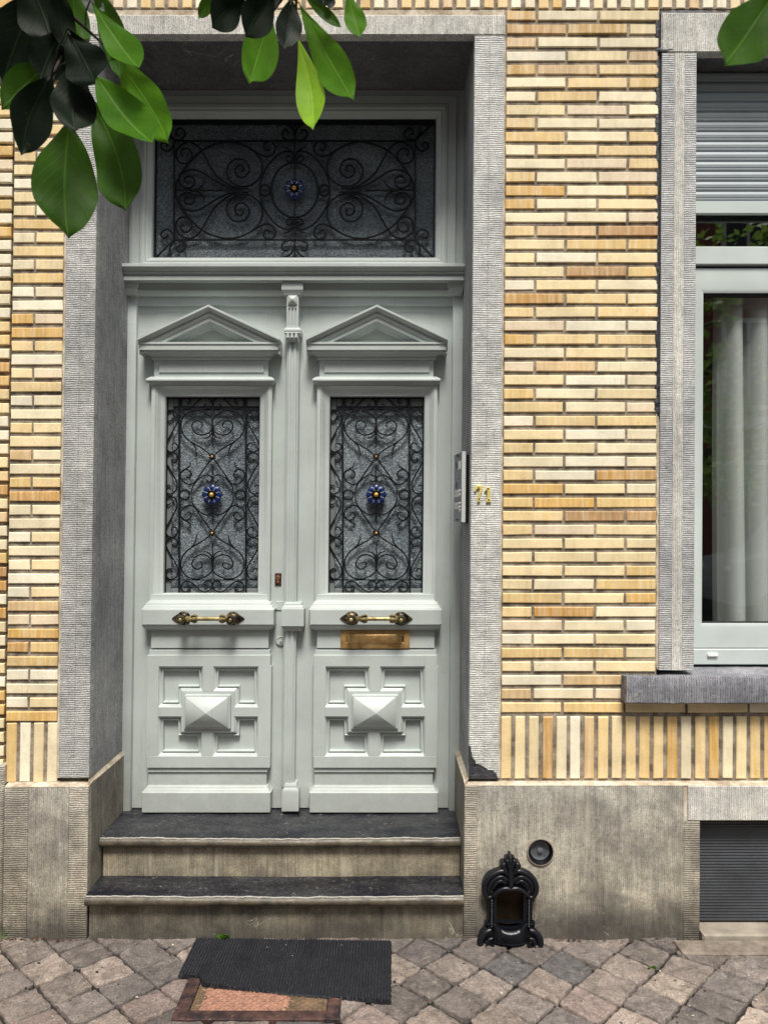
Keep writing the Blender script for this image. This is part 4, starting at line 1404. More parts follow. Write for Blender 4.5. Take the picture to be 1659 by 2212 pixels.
    for sx in (0, 1):
        p = ring_pts(405, 1646, 76, 76)
        if sx: p = [(2*C3X-x, y) for x, y in p]
        bb.tube([(x, YG, z) for x, z in map(trC, p)], .0034, 6, 0, 1.4, closed=True)
    for sy in (0, 1):
        for pts in ([(838,540),(838,690),(848,760),(832,800),(848,840),(840,890)], [(838,1180),(846,1230),(834,1270),(845,1300),(838,1340),(838,1500)]):
            if sy: pts = [(x, 2*C3Y-y) for x, y in pts]
            bb.tube([(x, YG-.001, z) for x, z in map(trC, smooth(pts, 3))], .0024, 6, 0)
    for (a, b_, c, d_) in ((wx0, wx0+.004, wz0, wz1), (wx1-.004, wx1, wz0, wz1), (wx0+.004, wx1-.004, wz1-.006, wz1)):
        bb.box(a, b_, YG-.002, YG+.01, c, d_, 0)
    bb.build('grille', M['iron'], lf, angle=60)
    for (cx, cy, big_) in ((840, C3Y, True), (840, 1050, False), (840, 2*C3Y-1050, False)):
        x, z = trC((cx, cy)); rosette(lf, x, z, big_)
    # handle rail
    bb = MB()
    lw(bb, 315, 586, .325, .40, [(-.010, 1299.5), (.0, 1303), (.0, 1306.5), (.006, 1309), (.008, 1313), (.014, 1316), (.016, 1318)])
    x0, x1, z0, z1 = LR(307.5, 1317, 591.5, 1350, .309); bb.box(x0, x1, .309, .40, z0, z1, 0)
    lw(bb, 315, 586, .325, .40, [(.014, 1349.5), (.010, 1352), (.008, 1356), (.0, 1359), (-.006, 1361)])
    bb.build('handle_rail', P, lf, bevel=.002, angle=30)
    bb = MB()
    lb(bb, 326.5, 1360, 580.5, 1400.5, .345, .40)
    bb.build('lower_rail', P, lf, bevel=.002)
    # square panel with four stepped corner sinkings and a pyramid boss
    bb = MB()
    lb(bb, 323, 1404, 583.5, 1416, .340, .40)
    Yp = .332
    def tp(cx, cy, Y=Yp):
        x, z = XZ(303.5 + cx*.1829, 1374.3 + cy*.1829, Y); return x+dx, z
    def poly(pts, Y=Yp): return [tp(*q, Y) for q in pts][::-1]
    # frame of boards around the sinkings
    A = [(85,225),(1538,225),(1538,360),(85,360)]
    def slab(x0, y0, x1, y1, Y=Yp):
        (ax, az_), (cx_, cz) = tp(x0, y0, Y), tp(x1, y1, Y)
        bb.box(ax, cx_, Y, .40, cz, az_, 0)
    slab(80,225,1535,358); slab(75,1418,1530,1555); slab(80,358,208,1418); slab(1394,358,1535,1418)
    slab(738,358,862,655); slab(728,1128,850,1418); slab(208,838,490,948); slab(1110,838,1394,948)
    slab(490,648,1110,1130, Yp+.0005)
    Ls = [[(208,358),(738,358),(738,648),(490,648),(490,838),(208,838)],
          [(862,358),(1394,358),(1394,838),(1110,838),(1110,648),(862,648)],
          [(208,948),(490,948),(490,1130),(728,1130),(728,1418),(208,1418)],
          [(1110,948),(1394,948),(1394,1418),(850,1418),(850,1130),(1110,1130)]]
    for L in Ls:
        pl = poly(L)
        bb.ring(pl, [(-.001, Yp+.001), (.0, Yp+.001), (.0105, .350), (.0135, .350), (.0145, .344), (.0175, .344), (.019, .360), (.020, .364)], 0, None, 0)
    (ax, az_), (cx_, cz) = tp(522,688,.322), tp(1066,1096,.322)
    bb.wrap(ax+.004, cx_-.004, Yp+.002, .322, [(-.003, az_), (.003, az_-.003), (.004, cz+.003), (.001, cz)], 0)
    (ax, az_), (cx_, cz) = tp(537,718,.315), tp(1032,1076,.315)
    ap = tp(782, 905, .280)
    bb.add([(ax,.322,cz),(cx_,.322,cz),(cx_,.322,az_),(ax,.322,az_),(ax,.313,cz),(cx_,.313,cz),(cx_,.313,az_),(ax,.313,az_),(ap[0],.268,ap[1])],
           [(0,1,5,4),(1,2,6,5),(2,3,7,6),(3,0,4,7),(4,5,8),(5,6,8),(6,7,8),(7,4,8)], 0)
    slab(88,1553,1500,1606, .340)
    bb.build('lower_panel', P, lf, bevel=.0012, angle=30)
    bb = MB()
    lb(bb, 320.5, 1664, 576, 1700, .347, .40)
    lw(bb, 318, 578, .340, .40, [(-.006, 1695.5), (.0, 1699), (.003, 1700.5), (.003, 1703), (.009, 1706), (.010, 1709), (.016, 1711.5), (.019, 1713)])
    x0, x1, z0, z1 = LR(307, 1712, 584, 1756, .320); bb.box(x0, x1, .320, .40, z_st2+.004, z1, 0)
    bb.build('base_rail', P, lf, bevel=.002, angle=30)
    # pull handle
    def hp(cx, cy, Y): 
        x, z = XZ(355 + cx*.13116, 1277 + cy*.13116, Y); return x+dx, z
    Yh = .309
    bb = MB()
    for s, (cx, cy) in ((-1, (325,445)), (1, (1135,450))):
        x, z = hp(cx, cy, Yh)
        R = .0285
        pts = [(x + R*math.cos(t), z + R*.98*math.sin(t)) for t in [math.radians(a) for a in range(40, 321, 14)]]
        pts = [(2*x-px_, pz_) for px_, pz_ in pts] if s < 0 else pts
        tip = (x + s*.047, z)
        if s > 0: pts = [(2*x-px_, pz_) for px_, pz_ in pts][::-1]; pl = pts + [(x+.037, z-.008), tip, (x+.037, z+.008)]
        else: pl = [(2*x-px_, pz_) for px_, pz_ in pts]; pl = [(px_, pz_) for px_, pz_ in pts]; 
        if s < 0:
            pts = [(x - R*math.cos(t), z + R*.98*math.sin(t)) for t in [math.radians(a) for a in range(40, 321, 14)]]
            pl = pts[::-1]; pl = pl + [(x-.037, z+.008), tip, (x-.037, z-.008)]
            # order runs from lower to upper on the far side; keep counter-clockwise
        else:
            pts = [(x + R*math.cos(t), z + R*.98*math.sin(t)) for t in [math.radians(a) for a in range(40, 321, 14)]]
            pl = pts + [(x+.037, z-.008), tip, (x+.037, z+.008)]
        bb.prism(pl, Yh-.007, Yh+.002, 1, None, .003)
        bb.lathe((x, Yh-.006, z), (0,-1,0), [(.022,.0), (.021,.004), (.016,.006), (.012,.012), (.011,.026), (.015,.032), (.018,.038), (.017,.046), (.012,.051), (.010,.050), (.009,.053), (.004,.055)], 20, 1)
        bb.ball((x, Yh-.060, z), .0085, 0, (1,.6,1), 12)
        for q in range(12):
            th = 2*math.pi*q/12
            bb.ball((x+.0135*math.cos(th), Yh-.053, z+.0135*math.sin(th)), .0024, 0, (1,1,1), 6)
        for q in range(7):
            th = math.radians(90 + s*(-1)*(30 + q*20)) if False else math.radians(60 + q*40)
            bb.ball((x+.0235*math.cos(th)*.95, Yh-.007, z+.0235*math.sin(th)*.95), .0034, 0, (1,.6,1), 6)
    xl_, zl_ = hp(325, 455, .27); xr_, _ = hp(1135, 455, .27)
    yb_ = Yh - .040; zc = zl_
    Lh = xr_ - xl_
    bb.lathe((xl_, yb_, zc), (1,0,0), [(.009,.008), (.012,.016), (.0095,.021), (.0135,.026), (.0105,.032), (.015,.040), (.0135,.046), (.0118,.050), (.0082,.0505), (.0082, Lh-.0505), (.0118, Lh-.050), (.0135, Lh-.046), (.015, Lh-.040), (.0105, Lh-.032), (.0135, Lh-.026), (.0095, Lh-.021), (.012, Lh-.016), (.009, Lh-.008)], 18, 0)
    for s in (0, 1):
        for q in range(8):
            th = 2*math.pi*q/8
            x0 = xl_ + .030 if s == 0 else xr_ - .030
            x1 = xl_ + .054 if s == 0 else xr_ - .054
            bb.tube([(x0, yb_+.010*math.sin(th), zc+.010*math.cos(th)), ((x0+x1)/2, yb_+.0145*math.sin(th), zc+.0145*math.cos(th)), (x1, yb_+.0135*math.sin(th), zc+.0135*math.cos(th))], [.003,.004,.0008], 6, 2 if q % 2 else 0)
    bb.build('handle', [M['brass'], M['brassdark'], M['brassdark']], lf, angle=40)
    if k == 1:
        bb = MB()
        x0, x1, z0, z1 = RECT(736, 1361.5, 885, 1401, .338)
        bb.ring(rect(x0, x1, z0, z1), [(0, .345), (0, .337), (.002, .336), (.022, .337), (.0245, .340), (.0255, .343)], 0, None, 1)
        fx0, fx1, fz0, fz1 = RECT(750, 1370.5, 868.5, 1391, .336)
        bb.prism(rect(fx0, fx1, fz0, fz1), .3345, .342, 0, None, .0025)
        bb.build('letter_box', [M['letter'], M['brassdark']], lf, bevel=.0005)
    else:
        bb = MB()
        x0, x1, z0, z1 = RECT(594, 1238, 608, 1264.5, .372)
        bb.prism(rect(x0, x1, z0, z1), .371, .38, 0, None, .0015)
        cx, cz = (x0+x1)/2, z0 + (z1-z0)*.64
        bb.lathe((cx, .371, cz), (0,-1,0), [(.0085,0), (.0085,.006), (.0075,.007)], 20, 1)
        bb.box(cx-.0038, cx+.0038, .3655, .372, z0+.010, cz, 1)
        bb.box(cx-.0055, cx+.0055, .3635, .3645, cz-.001, cz+.001, 2)
        for q in (z0+.004, z1-.004):
            for p_ in (x0+.004, x1-.004): bb.ball((p_, .3705, q), .0016, 0, (1,.6,1), 6)
        bb.build('lock', [M['rustlock'], M['copper'], M['print']], lf)
        bb = MB()
        cx, cz = XZ(606.5, 1384, .372)
        bb.lathe((cx, .376, cz), (0,-1,0), [(.0195,0), (.0195,.005), (.018,.008), (.015,.0085), (.0145,.0065)], 32, 0)
        bb.lathe((cx, .370, cz-.006), (0,-1,0), [(.0085,0), (.0085,.002), (.007,.003)], 20, 0)
        bb.box(cx-.0012, cx+.0012, .3664, .3675, cz-.012, cz-.002, 1)
        bb.build('lock', [P, M['print']], lf)
        bb = MB()
        x0, x1, z0, z1 = RECT(597, 1299, 617, 1318, .372)
        bb.prism(rect(x0, x1, z0, z1), .3715, .38, 0, None, .001)
        for p_ in ((x0+.005, z1-.005), (x0+.005, z0+.004), (x1-.006, z1-.005)): bb.ball((p_[0], .3715, p_[1]), .003, 0, (1,.5,1), 8)
        bb.build('lock_plate', P, lf)
    return lf
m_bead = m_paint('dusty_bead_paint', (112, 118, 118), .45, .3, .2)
M['letter'] = m_brass('worn_letter_box_brass', (206, 172, 116), (156, 116, 66), .34, .64)
M['letter'].node_tree.nodes['Principled BSDF'].inputs['Metallic'].default_value = .45
leaf(0); leaf(1)

# ------------------------------------------------------------------ small things on the front
# house number
def dg(cx, cy, Y=-.014): return XZ(962 + cx*.08803, 950.6 + cy*.08803, Y)
for pts, holes, lab in (([(742,1118),(912,1118),(912,1190),(884,1280),(856,1400),(855,1514),(785,1514),(792,1400),(822,1290),(852,1204),(764,1204),(750,1264),(708,1264)], [(812,1170),(822,1450)], 'brass numeral 7 screwed to the stone jamb'),
                        ([(1030,1150),(1092,1150),(1100,1450),(1120,1490),(1120,1527),(1000,1527),(1000,1490),(1020,1450),(1012,1215),(985,1258),(962,1258),(1000,1200)], [(1050,1190),(1060,1468)], 'brass numeral 1 screwed to the stone jamb')):
    bb = MB()
    pl = [dg(*q) for q in pts][::-1]
    bb.prism(pl, -.0135, -.004, 0, None, .0014)
    for h in holes:
        x, z = dg(*h); bb.lathe((x, -.0138, z), (0,-1,0), [(.0028,-.001), (.0028,.0006), (.002,.0012)], 12, 1)
    o = bb.build('brass_numeral', [M['numeral'], M['print']], None)
    tag(o, lab, 'house number', 'house number 71')

# intercom on the right-hand reveal: panel tilted towards the street
ic = empty('intercom', (xjr, .17, PZ(1128, .12)), 'slim grey metal intercom panel with name cards on the stone reveal', 'intercom')
pf = Vector((PX(1001.5, .055, 1053), .055)); pbk = Vector((PX(979.5, .235, 1053), .235))
pf = Vector((xjr-.026, .06)); pbk = Vector((xjr-.040, .235))
zi1, zi0 = PZ(977, .08), PZ(1128, .08)
ud = (pbk-pf).normalized(); nd = Vector((-ud.y, ud.x))
if nd.x > 0: nd = -nd                                   # faces the opening (-x)
Wd = (pbk-pf).length; Hd = zi1-zi0
def ip(s, t, h):                                       # s along depth 0..1, t down 0..1, h out of the face
    q = pf + ud*(s*Wd) + nd*h
    return (q.x, q.y, zi1 - t*Hd)
def ibox(bb, s0, s1, t0, t1, h0, h1, mi=0):
    v = [ip(s0,t0,h0), ip(s1,t0,h0), ip(s1,t1,h0), ip(s0,t1,h0), ip(s0,t0,h1), ip(s1,t0,h1), ip(s1,t1,h1), ip(s0,t1,h1)]
    bb.add(v, [(0,1,2,3),(4,7,6,5),(0,4,5,1),(1,5,6,2),(2,6,7,3),(3,7,4,0)], mi)
bb = MB()
ibox(bb, 0, 1, 0, 1, -.011, 0, 0)
bb.build('casing', M['steel'], ic, bevel=.001)
bb = MB(); ibox(bb, -.05, .0, -.002, 1.002, -.012, .0025, 0); ibox(bb, -.05, 1.0, -.004, -.0005, -.011, .002, 0)
bb.build('edge_trim', M['steel_lt'], ic, bevel=.001)
bb = MB()
for t in (.06, .37, .68): ibox(bb, .08, .92, t, t+.002, .0003, .0008, 0)
for k in range(5): ibox(bb, .55, .78, .12+k*.019, .129+k*.019, .0003, .001, 0)
for k in range(5): ibox(bb, .55, .78, .415+k*.019, .424+k*.019, .0003, .001, 0)
ibox(bb, .4, .6, .02, .04, .0003, .003, 0); ibox(bb, .4, .6, .955, .975, .0003, .003, 0)
bb.build('speaker_slots', M['print'], ic)
for t in (.53, .585, .71, .762):
    bb = MB(); ibox(bb, .38, .86, t, t+.045, .0003, .0022, 0); bb.build('name_card', M['card'], ic)
for t in (.53, .585, .71, .762, .81):
    bb = MB(); x, y, z = ip(.22, t+.02, 0); bb.ball((x, y, z), .0062, 0, (.9,1,1), 10); bb.build('call_button', M['steel_lt'], ic)
bb = MB(); ibox(bb, .12, .40, .12, .24, .0003, .004, 0); bb.build('light_lens', M['card'], ic, bevel=.002)
bb = MB()
bb.box(xjr-.016, xjr+.004, .075, .22, zi0-.004, zi1-.01, 0); bb.build('gap_shade', M['dark'], ic)  # black block stands in for the shaded gap behind the panel

# vent pipe
vent = empty('vent_pipe', (vx, YP, vz), 'round black vent pipe opening in the stone plinth', 'vent pipe')
bb = MB()
n = 36
bb.lathe((vx, YP-.006, vz), (0,1,0), [(vr+.0022,.0), (vr+.0022,.008), (vr-.001,.008), (vr-.001,.0), (vr+.0022,.0)], n, 0, None, False)
bb.build('rim', M['slab'], vent)
bb = MB()
pr = [(vr-.0015, .0), (vr-.005, .0), (vr-.006, .012), (vr-.009, .016), (vr-.010, .055), (.010, .066), (.009, .058), (.001, .056)]
v = []; fs = []
for r, h in pr:
    for k in range(n):
        th = 2*math.pi*k/n; v.append((vx+r*math.cos(th), YP-.007+h, vz+r*math.sin(th)))
for i in range(len(pr)-1):
    for k in range(n):
        j = (k+1) % n; fs.append((i*n+k, i*n+j, (i+1)*n+j, (i+1)*n+k))
bb.add(v, fs, 0)
bb.build('pipe_mouth', M['castiron'], vent, angle=50)
bb = MB()
bb.lathe((vx, YP+.012, vz), (0,-1,0), [(.036,.0), (.034,.003), (.018,-.003), (.010,-.003), (.0095,.006), (.004,.008)], 32, 0)
bb.build('inner_disc', M['pewter'], vent)

# boot scraper
bsr = empty('boot_scraper', (bs(735,1700)[0], YP-.03, 0), 'ornate black cast iron boot scraper with scrolls against the stone plinth', 'boot scraper')
K = .12081*(D+YP-.03)/F
cx0, _ = bs(735, 0, YP-.03)
_, z00 = bs(735, 0, YP-.03)
def bp(dx_, y): return (cx0 + dx_*K, z00 - y*K)
zfloor = bp(0, 1740)[1]
outer_r = [(0,105),(18,112),(30,140),(38,172),(70,165),(92,190),(95,225),(82,250),(130,240),(168,262),(178,305),(160,350),(175,385),(290,425),(380,475),(450,550),(488,640),(492,760),(470,860),(425,935),(400,965),(392,1100),(385,1250),(405,1290),(398,1335),(440,1365),(438,1420),(470,1470),(530,1545),(556,1630),(545,1720),(470,1745),(300,1735),(0,1735)]
hole_r = [(0,1428),(90,1420),(170,1390),(225,1335),(240,1290),(240,760),(215,720),(150,690),(70,700),(0,712)]
bb = MB()
for s in (1, -1):
    pl = [bp(s*x, y) for x, y in outer_r] + [bp(s*x, y) for x, y in hole_r]
    if s > 0: pl = pl[::-1]
    # y runs down the photo, so order is fixed up here
    ar = sum(a[0]*b_[1]-b_[0]*a[1] for a, b_ in zip(pl, pl[1:]+pl[:1]))
    if ar < 0: pl = pl[::-1]
    bb.prism(pl, YP-.030, YP+.004, 0)
def rope(pts, rs, y=-.032, k=5, fl=1.0):
    for s in (1, -1):
        P_ = smooth(pts, k); n = len(P_); R_ = []
        for i in range(n):
            t = i/(n-1)*(len(rs)-1); a = int(min(t, len(rs)-2)); R_.append((rs[a] + (rs[a+1]-rs[a])*(t-a))*K)
        bb.tube([(bp(s*x, yy)[0], YP+y, bp(s*x, yy)[1]) for x, yy in P_], R_, 10, 0, fl)
rope([(30,470),(130,400),(260,440),(380,520),(450,640),(455,770),(400,860),(330,850),(310,790),(350,760)], [40,50,56,58,54,48,40,34,30,24])
rope([(60,530),(170,470),(290,520),(370,620),(370,710)], [20,28,30,26,14], -.045)
rope([(90,590),(180,540),(270,590),(310,680)], [16,24,24,12], -.047)
rope([(0,690),(110,680),(210,720),(290,790)], [44,46,40,30], -.046)
rope([(75,390),(120,330),(150,300),(110,270),(85,310)], [34,36,38,34,22], -.036)
rope([(20,330),(40,260),(60,210),(40,185)], [30,34,40,26], -.040)
bb.tube([(bp(0,105)[0], YP-.026, bp(0,105)[1]), (bp(0,150)[0], YP-.030, bp(0,150)[1]), (bp(0,240)[0], YP-.036, bp(0,240)[1]), (bp(0,420)[0], YP-.040, bp(0,420)[1]), (bp(0,640)[0], YP-.050, bp(0,640)[1])], [10*K,26*K,34*K,46*K,40*K], 10, 0)
for s in (1, -1):
    for q in range(17):
        x, z = bp(s*330, 900 + q*29); bb.ball((x, YP-.038, z), 24*K, 0, (1.25,1,.72), 8)
    for xx in (285, 378):
        (xa_, za_), (xb_, zb2) = bp(s*xx, 880), bp(s*xx, 1400); bb.tube([(xa_, YP-.034, za_), (xb_, YP-.034, zb2)], 15*K, 8, 0)
rope([(395,1270),(420,1310),(380,1340),(340,1300)], [26,30,24,14], -.034)
rope([(430,1390),(400,1420),(360,1390)], [28,26,12], -.036)
rope([(340,1420),(420,1450),(500,1540),(535,1640),(500,1715),(420,1700),(400,1640),(440,1610)], [42,56,62,60,52,42,32,20], -.042)
rope([(330,1520),(390,1540),(440,1620)], [26,32,18], -.060)
rope([(320,1640),(340,1690),(420,1735),(500,1730)], [40,42,36,24], -.050)
# bowl front below the opening
n = 24; v = []; fs = []
lv = [(1418, .046), (1440, .058), (1480, .062), (1560, .058), (1620, .056), (1625, .062), (1650, .062), (1655, .050), (1735, .048)]
for yy, pr_ in lv:
    for k in range(n+1):
        t = -1 + 2*k/n
        sag = 0
        if yy < 1445: sag = -(abs(t)**2.2)*120
        x, z = bp(t*(300 if yy < 1640 else 270), yy + sag)
        v.append((x, YP - .020 - (pr_-.020)*math.sqrt(max(0, 1 - .8*t*t)), z))
for i in range(len(lv)-1):
    for k in range(n): fs.append((i*(n+1)+k, i*(n+1)+k+1, (i+1)*(n+1)+k+1, (i+1)*(n+1)+k))
bb.add(v, fs, 0, None, True)
for q in range(7):
    t = -.75 + 1.5*q/6
    for (oy, r_) in ((1530, 34), (1590, 18)):
        x, z = bp(t*290, oy + (12 if q % 2 else -8))
        bb.tube([(x + r_*K*math.cos(a), YP - .020 - .040*math.sqrt(1-.8*t*t), z + r_*K*math.sin(a)) for a in [i*.6 for i in range(9)]], [6*K]*9, 6, 0)
bb.build('cast_frame', M['castiron'], bsr, angle=60)
bb = MB()
(xa_, za_), (xb_, zb2) = bp(-268, 1330), bp(268, 1345)
bb.tube([(xa_, YP-.012, za_), (xb_, YP-.012, zb2)], .0045, 6, 0, 2.2)
bb.build('scraper_bar', M['castiron'], bsr)

# ------------------------------------------------------------------ doormat and iron hatch
qa, qb, qc, qd = (Vector(GND(*p)) for p in ((425,2031), (845,2037), (844,2171), (386,2112)))
# front edge of the mat bulges; corners in ground metres
def mat_pt(s, t):
    top = qa.lerp(qb, s)
    low = qd.lerp(qc, s)
    low = low + Vector((0, -.022))*max(0, min(1, (s-.10)/.04))*max(0, 1-(s-.10)/.9)*1.6
    return top.lerp(low, t)
nx_, ny_ = 420, 160
v = []; fs = []
for j in range(ny_+1):
    for i in range(nx_+1):
        s, t = i/nx_, j/ny_
        p = mat_pt(s, t)
        e = min(i, nx_-i, j*1.0, ny_-j)
        w = mnoise.noise(Vector((p.x*150, p.y*150, 0)))
        u1 = math.sin(s*2*math.pi*70 + 1.1*mnoise.noise(Vector((p.x*14, p.y*14, 5)))); u2 = math.sin(t*2*math.pi*34 + (math.pi if math.floor(s*140) % 2 else 0)*.6)
        h = .006 + .0062*max(0, u1)**.7*(.15+.85*max(0,u2)) + .0016*w
        h += .004*math.sin(s*7+1)*t*t + .003
        if e == 0: h = .001
        jag = rnd.uniform(-.003, .003) if e == 0 else 0
        v.append((p.x + jag, p.y + jag, h))
for j in range(ny_):
    for i in range(nx_):
        a = j*(nx_+1)+i
        fs.append((a, a+nx_+1, a+nx_+2, a+1))
bb = MB(); bb.add(v, fs, 0, None, True)
o = bb.build('doormat', M['mat'], None, lean=False, angle=70)
tag(o, 'black rubber loop doormat lying askew before the lowest step', 'doormat')

hat = empty('floor_hatch', ((HX0+HX1)/2, (HY0+HY1)/2, 0), 'rusty brown iron hatch with faded orange plate partly under the doormat', 'hatch')
bb = MB()
w = .043; zt_ = .005
def gbox(bb, x0, x1, y0, y1, z0, z1, mi=0): bb.box(x0, x1, y0, y1, z0, z1, mi)
gbox(bb, HX0, HX0+w, HY0, HY1, -.03, zt_); gbox(bb, HX1-w, HX1, HY0, HY1, -.03, zt_)
gbox(bb, HX0+w, HX1-w, HY0, HY0+w, -.03, zt_-.0003); gbox(bb, HX0+w, HX1-w, HY1-w, HY1, -.03, zt_-.0003)
bb.build('hatch_frame', M['rust'], hat, lean=False, bevel=.002, post=rough(.0012, 30))
bb = MB()
gbox(bb, HX0+w+.002, HX1-w-.002, HY0+w+.002, HY1-w-.002, -.02, -.002)
k = 0
y = HY0 + w + .008
while y < HY1 - w - .006:                                    # raised herringbone bars of the tread plate
    x = HX0 + w + .008
    i = 0
    while x < HX1 - w - .008:
        a = math.radians(38 if (k + i) % 2 else -38); l = .0085
        c_, s_ = math.cos(a)*l, math.sin(a)*l
        worn = x > HX1 - w - .13 + .02*math.sin(y*60) or x < HX0 + w + .03 + .012*math.sin(y*80)
        bb.tube([(x-c_, y-s_, -.0015), (x, y, -.0002), (x+c_, y+s_, -.0015)], [.0012,.0024,.0012], 6, 1 if worn else 0)
        x += .0135; i += 1
    y += .0115; k += 1
for x0, x1 in ((HX0+w+.002, HX0+w+.03), (HX1-w-.12, HX1-w-.002)):
    gbox(bb, x0, x1, HY0+w+.003, HY1-w-.003, -.02, -.0016, 1)
bb.build('tread_plate', [M['orange'], M['rubble']], hat, lean=False)

# ------------------------------------------------------------------ leaves
def CAMP(px, py, dist):
    u = (px - 829.5)/F; v = -(py-1106.0)/F
    yd = math.cos(PITCH) - v*math.sin(PITCH); zd = v*math.cos(PITCH) + math.sin(PITCH)
    t = dist/yd
    return Vector((u*t, -D + dist, H + zd*t))
def leaf_obj(name, base, tip, width, mat_, parent, tilt=0.0, fold=.25, bend=.12, wid=.56, off=None, bow=0.0):
    base, tip = Vector(base), Vector(tip)
    ax = tip - base; L = ax.length; ax.normalize()
    view = (Vector((0, -D, H)) - (base+tip)/2).normalized()
    sd = ax.cross(view).normalized()
    nm = sd.cross(ax).normalized()
    if nm.dot(view) < 0: nm = -nm
    c, s = math.cos(tilt), math.sin(tilt)
    sd, nm = sd*c + nm*s, nm*c - sd*s
    nu, nv = 12, 26
    wv_, wf_, wp_ = rnd.uniform(.025, .075), rnd.uniform(8, 15), rnd.uniform(0, 6)
    bend = bend*rnd.uniform(.5, 2.2); bow = bow + rnd.uniform(-.03, .03)
    vs, uvs = [], []
    for j in range(nv+1):
        t = j/nv
        g = t**(math.log(.5)/math.log(wid))
        w = math.sin(math.pi*g)**.80 * width/2
        if t > .90: w *= max(0, 1-(t-.90)/.10)**.55
        for i in range(nu+1):
            u = -1 + 2*i/nu
            wav = wv_*width*math.sin(t*wf_ + u*2.0 + wp_)*abs(u)
            p = base + ax*(L*t) + sd*(u*w + bow*L*math.sin(math.pi*t)) + nm*(fold*abs(u)*w + wav - bend*L*math.sin(math.pi*t)*.6 - .10*L*t*t*bend)
            vs.append(p); uvs.append((u*(.3+.7*w/(width/2)), t, 0))
    fs = []
    for j in range(nv):
        for i in range(nu):
            a = j*(nu+1)+i
            fs.append((a, a+1, a+nu+2, a+nu+1))
    off_ = parent.location if parent else Vector()
    me = bpy.data.meshes.new(name)
    me.from_pydata([tuple(p - off_) for p in vs], [], fs)
    at = me.attributes.new('leaf_uv', 'FLOAT_VECTOR', 'POINT')
    at.data.foreach_set('vector', [c_ for q in uvs for c_ in q])
    me.polygons.foreach_set('use_smooth', [True]*len(me.polygons))
    me.materials.append(mat_)
    o = bpy.data.objects.new(name, me); COL.objects.link(o)
    if parent: o.parent = parent
    return o
def branch(label, dist, leaves, twigs):
    root = empty('leafy_branch', CAMP(*twigs[0][-1][:2], dist + .05), label, 'branch', 'leafy tree branches hanging into view')
    bb = MB()
    for tw in twigs:
        pts = [CAMP(p[0], p[1], dist + p[2]) for p in tw]
        n = len(pts)
        P3 = []
        for i in range(n-1):
            for q in range(4): P3.append(pts[i].lerp(pts[i+1], q/4))
        P3.append(pts[-1])
        bb.tube(P3, [.0014 + .0022*i/len(P3) for i in range(len(P3))], 7, 0)
    allp_ = [p_ for tw in twigs for p_ in [CAMP(q_[0], q_[1], dist + q_[2]) for q_ in tw]]
    for lf_ in leaves:
        b0 = CAMP(lf_[0], lf_[1], dist + lf_[6]); t0 = CAMP(lf_[2], lf_[3], dist + lf_[7])
        near_ = min(allp_, key=lambda p_: (p_-b0).length)
        ax0 = (t0-b0).normalized()
        if (near_-b0).length > .004:
            mid_ = (near_+b0)/2 - ax0*.006
            bb.tube([near_, near_.lerp(mid_, .5) , mid_, b0.lerp(mid_, .4), b0, b0 + ax0*.012], [.0016,.0014,.0013,.0013,.0012,.0007], 6, 0)
    bb.build('twig', M['twig'], root, lean=False)
    for (bx, by, tx, ty, w, mk, d0, d1, tilt, *ex) in leaves:
        ex = ex[0] if ex else {}
        wm = w*(dist + (d0+d1)/2)/F
        b0, t0 = CAMP(bx, by, dist+d0), CAMP(tx, ty, dist+d1)
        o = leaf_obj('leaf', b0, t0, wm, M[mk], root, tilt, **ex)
        # leaf stalk grows into the twig
    return root
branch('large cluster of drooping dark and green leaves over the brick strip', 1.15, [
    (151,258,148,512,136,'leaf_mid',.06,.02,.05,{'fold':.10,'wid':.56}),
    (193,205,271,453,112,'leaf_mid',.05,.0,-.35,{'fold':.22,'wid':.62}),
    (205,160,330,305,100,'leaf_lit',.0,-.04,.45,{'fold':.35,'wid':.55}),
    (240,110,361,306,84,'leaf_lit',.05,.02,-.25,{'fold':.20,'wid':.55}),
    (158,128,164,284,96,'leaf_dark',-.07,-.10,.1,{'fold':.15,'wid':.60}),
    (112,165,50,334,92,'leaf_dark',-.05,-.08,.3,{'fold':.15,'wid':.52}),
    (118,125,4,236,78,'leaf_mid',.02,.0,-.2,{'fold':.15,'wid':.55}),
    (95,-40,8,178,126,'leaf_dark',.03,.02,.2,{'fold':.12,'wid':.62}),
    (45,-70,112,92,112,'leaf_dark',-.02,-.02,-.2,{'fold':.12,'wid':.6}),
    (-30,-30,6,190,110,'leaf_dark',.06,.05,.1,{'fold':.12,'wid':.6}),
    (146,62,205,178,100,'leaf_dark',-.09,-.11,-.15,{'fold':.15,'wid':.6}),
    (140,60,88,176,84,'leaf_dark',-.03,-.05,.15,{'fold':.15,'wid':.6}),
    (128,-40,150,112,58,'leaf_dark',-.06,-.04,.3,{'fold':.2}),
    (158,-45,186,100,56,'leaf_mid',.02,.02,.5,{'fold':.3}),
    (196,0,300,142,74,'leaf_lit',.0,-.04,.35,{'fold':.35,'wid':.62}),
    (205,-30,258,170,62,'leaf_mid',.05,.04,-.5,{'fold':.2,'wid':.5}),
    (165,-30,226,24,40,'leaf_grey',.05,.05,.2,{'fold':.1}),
], [[(158,130,.0),(150,70,-.01),(140,0,.0),(120,-160,.05)], [(195,205,.05),(178,150,.02),(152,80,.0)], [(240,110,.05),(185,60,.02),(145,25,.0)], [(112,165,-.05),(140,110,-.02),(150,70,-.01)], [(95,-40,.03),(120,-80,.03),(128,-120,.04)], [(205,-30,.05),(165,-70,.04),(128,-120,.04)]])
